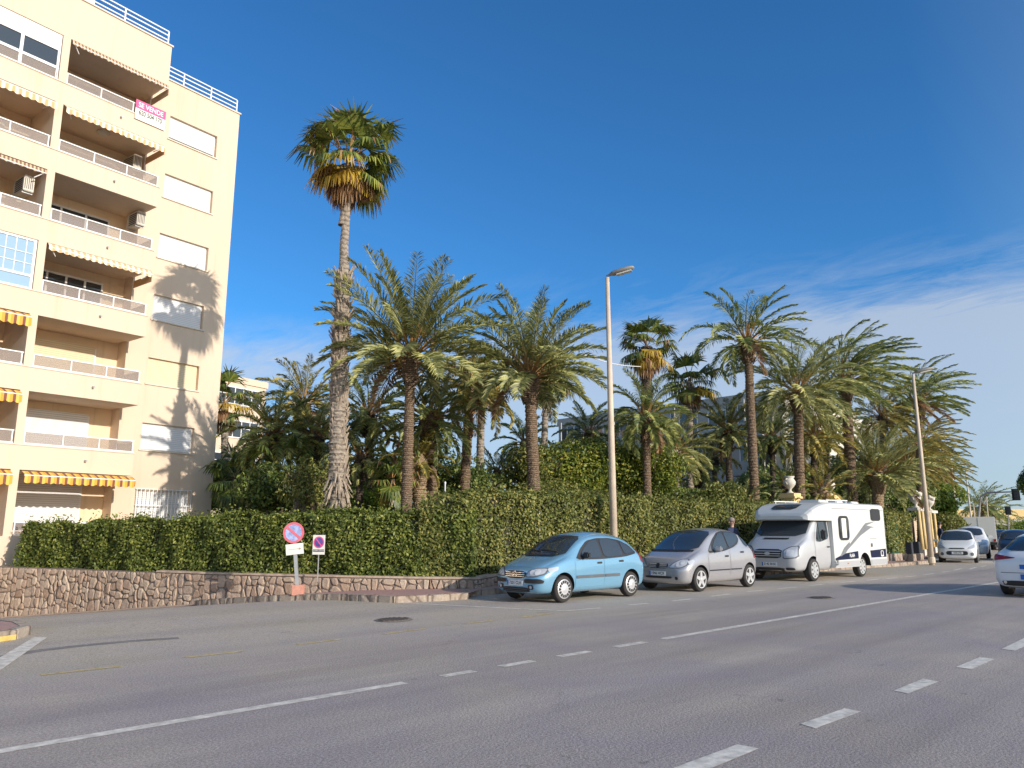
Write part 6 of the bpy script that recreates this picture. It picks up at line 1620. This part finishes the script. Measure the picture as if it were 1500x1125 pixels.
for (px, D, lb) in [(1342, 44, 'ornate white urn cluster on top of the left gate columns'), (1362, 50.3, 'ornate white urn cluster on top of the right gate columns')]:
    c = dz_(px, 2.78, D); u = urn(lb, c, 1.0, 'urns above the gate columns')
    m = MB()
    for k in range(7):
        a = k*.9; m.lathe([(.02,-.12),(.13,-.05),(.15,.04),(.08,.11),(.01,.13)], (.26*math.cos(a), .26*math.sin(a), .78+.09*math.sin(k*2.1)), 8)
    m.build('carved_flowers', M['urn'], u, smooth=True)
    pb = MB(); pb.box((-.55,-.3,-.16),(.55,.3,-.002)); o = pb.build('slab', M['stucco_pale'], u)
for (px, D, lb, l2) in [(1164, 34.0, 'large white stone urn on the yellow pier behind the camper cab', 'yellow rendered gate pier under the left large urn'), (1223, 36.0, 'large white stone urn on the yellow pier behind the camper roof', 'yellow rendered gate pier under the right large urn')]:
    c = dz_(px, .3, D); t = thing('gate_pier', l2, 'pillar', (c.x, c.y, .2), 0, 'yellow gate piers')
    MB().box((-.30,-.30,0),(.30,.30,2.70)).build('shaft', M['pillar_yellow'], t); MB().box((-.38,-.38,2.701),(.38,.38,2.79)).box((-.33,-.33,2.791),(.33,.33,2.93)).build('cap', M['pillar_yellow'], t)
    urn(lb, (c.x, c.y, 3.13), .86, 'large urns on the gate piers')

# traffic light on a mast arm
A = dz_(1429, .1, 78); tl = thing('traffic_light', 'traffic light hanging from a long mast arm over the far road', 'traffic light', A)
Bt = dp(1437, 727, 78); Ct = dp(1452, 721.5, 76); Dt = dp(1482, 720.5, 73)
MB().tube([A, A.lerp(Bt,.75), Bt, Bt.lerp(Ct,.6)+Vector((0,0,.12)), Ct, Dt], [.13,.11,.10,.09,.08,.06], 8).build('mast', M['lamp_grey'], tl, True)
def sig(c, parent, s=1.0, name='signal_head'):
    fz = math.pi+R(45.6-31)-math.pi
    Mx = Matrix.Translation(c) @ Matrix.Rotation(TH-R(90)-R(31), 4, 'Z')
    b = MB(); b.box((-.33*s,-.02,-.55*s),(.33*s,.02,.55*s),0,Mx); b.box((-.17*s,-.30,-.48*s),(.17*s,-.021,.48*s),0,Mx); o = b.build(name, M['black_pl'], parent, True)
    for k, m in enumerate((M['dark_glass'], M['dark_glass'], M['dark_glass'])):
        l = MB().lathe([(.10*s,-.325),(.09*s,-.302)], (0,0,0), 14, 'Y'); l.v = [tuple(Mx @ (Vector(v)+Vector((0,0,(.30-.30*k)*s)))) for v in l.v]; l.build('lens', m, o, True)
sig(Dt+Vector((.25,-.25,-.25)), tl)
A = dz_(1478, .1, 92); t2 = thing('traffic_light', 'small traffic light on a post in front of the yellow topped building', 'traffic light', A)
Bt = dp(1477, 752, 92); MB().tube([A, Bt], .07, 8).build('mast', M['lamp_grey'], t2, True); sig(Bt+Vector((0,0,.3)), t2, .9)
for (px, y, D, lb) in [(1447, 728, 95, 'thin white pole beside the far right palm'), (1428, 738, 88, 'slim grey pole left of the far palms')]:
    A = dz_(px+3, .1, D); Bt = dp(px-2, y, D); t = thing('utility_pole', lb, 'pole', A, 0, 'thin poles at the junction'); MB().tube([A, Bt], [.09,.06], 8).build('pole', M['pole'], t, True); MB().lathe([(.09,0),(.05,.08)], (Bt.x,Bt.y,Bt.z), 8).build('cap', M['galv'], t, True)
# white cable strung between palms
a, b = dp(852, 518, 26), dp(938, 537, 31)
tag(MB().tube([a.lerp(b, k/8)+Vector((0,0,-.12*math.sin(math.pi*k/8))) for k in range(9)], .016, 6).build('overhead_cable', M['white_metal']), 'white cable strung behind the lamp post between two palms', 'cable')
# garden lantern
c = dz_(1303, .3, 42.5); t = thing('garden_lantern', 'white bowl lantern among the dark bushes right of the camper', 'lantern', c)
MB().tube([(0,0,0),(0,0,2.6)], .04, 8).build('post', M['green_metal'], t); MB().lathe([(.10,2.6),(.19,2.8),(.2,2.95),(.02,2.98)], (0,0,0), 14).build('shade', M['urn'], t, smooth=True)

# ================================================================== people
def person(label, loc, rz, top, legs, hair, arm=(.06,0)):
    t = thing('person', label, 'person', loc, rz)
    V = [(0,0,.95),(0,0,1.12),(0,0,1.32),(0,0,1.47),(0,.005,1.55),(0,.0,1.64),(0,.0,1.71),
         (.17,0,1.42),(.24,.01,1.15),(.23,-.08,.92),(-.17,0,1.42),(-.24,.01,1.15),(-.23,-.08,.92),
         (.10,0,.90),(.11,-.02,.50),(.11,.03,.10),(.12,-.12,.04),(-.10,0,.90),(-.11,.02,.50),(-.11,.05,.10),(-.12,-.10,.04),(.225,-.12,.84),(-.225,-.12,.84)]
    rad = [(.15,.11),(.14,.10),(.17,.11),(.07,.065),(.055,.055),(.085,.10),(.08,.095),(.07,.07),(.05,.05),(.035,.035),(.07,.07),(.05,.05),(.035,.035),(.09,.09),(.065,.065),(.045,.05),(.04,.035),(.09,.09),(.065,.065),(.045,.05),(.04,.035),(.028,.04),(.028,.04)]
    Ed = [(0,1),(1,2),(2,3),(3,4),(4,5),(5,6),(2,7),(7,8),(8,9),(2,10),(10,11),(11,12),(0,13),(13,14),(14,15),(15,16),(0,17),(17,18),(18,19),(19,20),(9,21),(12,22)]
    me = bpy.data.meshes.new('p'); me.from_pydata(V, Ed, []); o = bpy.data.objects.new('tmp', me); COL.objects.link(o)
    o.modifiers.new('k', 'SKIN'); sv = me.skin_vertices[0].data
    for i, r in enumerate(rad): sv[i].radius = r
    sv[0].use_root = True
    s = o.modifiers.new('s', 'SUBSURF'); s.levels = 2; s.render_levels = 2
    dg = bpy.context.evaluated_depsgraph_get(); dg.update(); out = bpy.data.meshes.new_from_object(o.evaluated_get(dg)); bpy.data.objects.remove(o)
    for m in (M['skin'], top, legs): out.materials.append(m)
    for p in out.polygons:
        z = p.center.z; x = abs(p.center.x)
        p.material_index = 0 if (z > 1.50 or (x > .17 and z < .93)) else (1 if z > .93 or x > .19 else 2)
        p.use_smooth = True
    b = bpy.data.objects.new('body', out); COL.objects.link(b); b.parent = t
    h = MB(); h.lathe([(.098,-.02),(.106,.05),(.085,.10),(.02,.125)], (0,.012,1.70), 16); h.build('hair', hair, t, smooth=True)
    fc = MB(); fc.lathe([(.012,-.02),(.018,0),(.008,.035)], (0,-.105,1.655), 8); 
    for s in (-1, 1): fc.lathe([(.008,-.03),(.022,0),(.008,.03)], (s*.098,.01,1.66), 8)
    fc.build('nose_and_ears', M['skin'], t, smooth=True)
    e = MB()
    for s in (-1, 1): e.lathe([(.002,-.012),(.013,0),(.002,.012)], (s*.033,-.092,1.685), 8)
    e.box((-.025,-.098,1.605),(.025,-.090,1.612)); e.build('eyes_and_mouth', M['ink'], t, smooth=True)
    return t
c = dz_(1076, .14, 25.9); person('grey haired person in a dark top standing behind the silver hatchback', (c.x, c.y, .14), R(-20), M['cloth_navy'], M['cloth_jeans'], M['hair_grey'])
c = dz_(1381, .14, 41); person('person in dark clothes on the pavement left of the small white hatchback', (c.x, c.y, .14), R(40), M['cloth_navy'], M['cloth_navy'], M['ink'])

# ================================================================== light, sky, camera
EL = R(17.8); AZL = Vector((-.10, .995, 0)).normalized()
sun = bpy.data.lights.new('sun', 'SUN'); sun.energy = 2.9; sun.angle = R(.55); sun.color = (1.0, .91, .80)
so = bpy.data.objects.new('sun', sun); COL.objects.link(so)
Ld = Vector((AZL.x*math.cos(EL), AZL.y*math.cos(EL), -math.sin(EL)))
so.rotation_euler = Ld.to_track_quat('-Z', 'Y').to_euler()
W = bpy.data.worlds.new('World'); SC.world = W; W.use_nodes = True; nt = W.node_tree
bg = nt.nodes['Background']; sky = nt.nodes.new('ShaderNodeTexSky'); sky.sky_type = 'NISHITA'; sky.sun_disc = False
sky.sun_elevation = EL; sky.sun_rotation = math.atan2(-AZL.x, -AZL.y); sky.altitude = 0; sky.air_density = 1.0; sky.dust_density = .4; sky.ozone_density = 3.0
tc = nt.nodes.new('ShaderNodeTexCoord'); sep = nt.nodes.new('ShaderNodeSeparateXYZ'); nt.links.new(tc.outputs['Generated'], sep.inputs[0])
def mth(op, a, b=None, c=None):
    n = nt.nodes.new('ShaderNodeMath'); n.operation = op
    for i, v in enumerate((a, b, c)):
        if v is None: continue
        if isinstance(v, (int, float)): n.inputs[i].default_value = v
        else: nt.links.new(v, n.inputs[i])
    return n.outputs[0]
zz = mth('MAXIMUM', sep.outputs['Z'], .02); zi = mth('ADD', zz, .10)
cx = mth('DIVIDE', sep.outputs['X'], zi); cy = mth('DIVIDE', sep.outputs['Y'], zi)
cmb = nt.nodes.new('ShaderNodeCombineXYZ'); nt.links.new(cx, cmb.inputs[0]); nt.links.new(cy, cmb.inputs[1])
mp = nt.nodes.new('ShaderNodeMapping'); mp.inputs['Rotation'].default_value = (0,0,R(-50)); mp.inputs['Scale'].default_value = (1.15, .50, 1); nt.links.new(cmb.outputs[0], mp.inputs['Vector'])
n1 = noise(nt, 1.5, 9, .62, mp.outputs['Vector'], .7)
mp2 = nt.nodes.new('ShaderNodeMapping'); mp2.inputs['Scale'].default_value = (2.2, .9, 1); mp2.inputs['Rotation'].default_value = (0,0,R(-30)); nt.links.new(cmb.outputs[0], mp2.inputs['Vector'])
n2 = noise(nt, 3.2, 7, .7, mp2.outputs['Vector'], 1.2)
# cloud amount: more towards +X (right of the view) and low down
rt = maprange(nt, sep.outputs['X'], .50, .85, 0, 1)
band = mth('MULTIPLY', maprange(nt, sep.outputs['Z'], .02, .12, .55, 1), maprange(nt, sep.outputs['Z'], .21, .34, 1, 0))
bandl = maprange(nt, sep.outputs['Z'], .19, .27, 1, 0)
amt = mth('ADD', mth('MULTIPLY', rt, band), mth('MULTIPLY', bandl, .95))
dens = mth('ADD', mth('MULTIPLY', n1, .60), mth('MULTIPLY', n2, .40))
cl = mth('MULTIPLY', maprange(nt, mth('ADD', dens, mth('MULTIPLY', amt, .22)), .52, .86, 0, 1), mth('MINIMUM', mth('MULTIPLY', amt, 1.5), 1.0))
cl = mth('MINIMUM', mth('MULTIPLY', cl, .95), .68)
hsv = nt.nodes.new('ShaderNodeHueSaturation'); hsv.inputs['Saturation'].default_value = 1.0; hsv.inputs['Hue'].default_value = .5; hsv.inputs['Value'].default_value = 1.0
nt.links.new(sky.outputs[0], hsv.inputs['Color'])
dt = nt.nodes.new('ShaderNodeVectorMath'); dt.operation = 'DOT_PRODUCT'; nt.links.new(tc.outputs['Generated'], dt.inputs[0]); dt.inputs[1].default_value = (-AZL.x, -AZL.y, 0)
tint = mixc(nt, 1.0, hsv.outputs[0], mixc(nt, maprange(nt, dt.outputs['Value'], -.15, .45, 0, 1), (.21,.52,.76), (1.15,1.05,.95)), 'MULTIPLY')  # sky brightened and whitened towards the sun, added to fill the shade
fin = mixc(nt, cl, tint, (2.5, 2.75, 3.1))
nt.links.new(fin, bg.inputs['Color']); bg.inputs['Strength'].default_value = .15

cam = bpy.data.cameras.new('camera'); cam.sensor_width = 36; cam.lens = 36*FPX/1500; cam.clip_start = .1; cam.clip_end = 5000
co = bpy.data.objects.new('camera', cam); COL.objects.link(co); co.location = (0, 0, EYE)
co.rotation_euler = (R(90)+PITCH, 0, TH-R(90)); SC.camera = co
SC.view_settings.view_transform = 'Standard'; SC.view_settings.look = 'None'; SC.view_settings.exposure = .66; SC.view_settings.gamma = 1
SC.render.engine = 'CYCLES'; SC.cycles.max_bounces = 8; SC.cycles.diffuse_bounces = 6; SC.cycles.transparent_max_bounces = 8
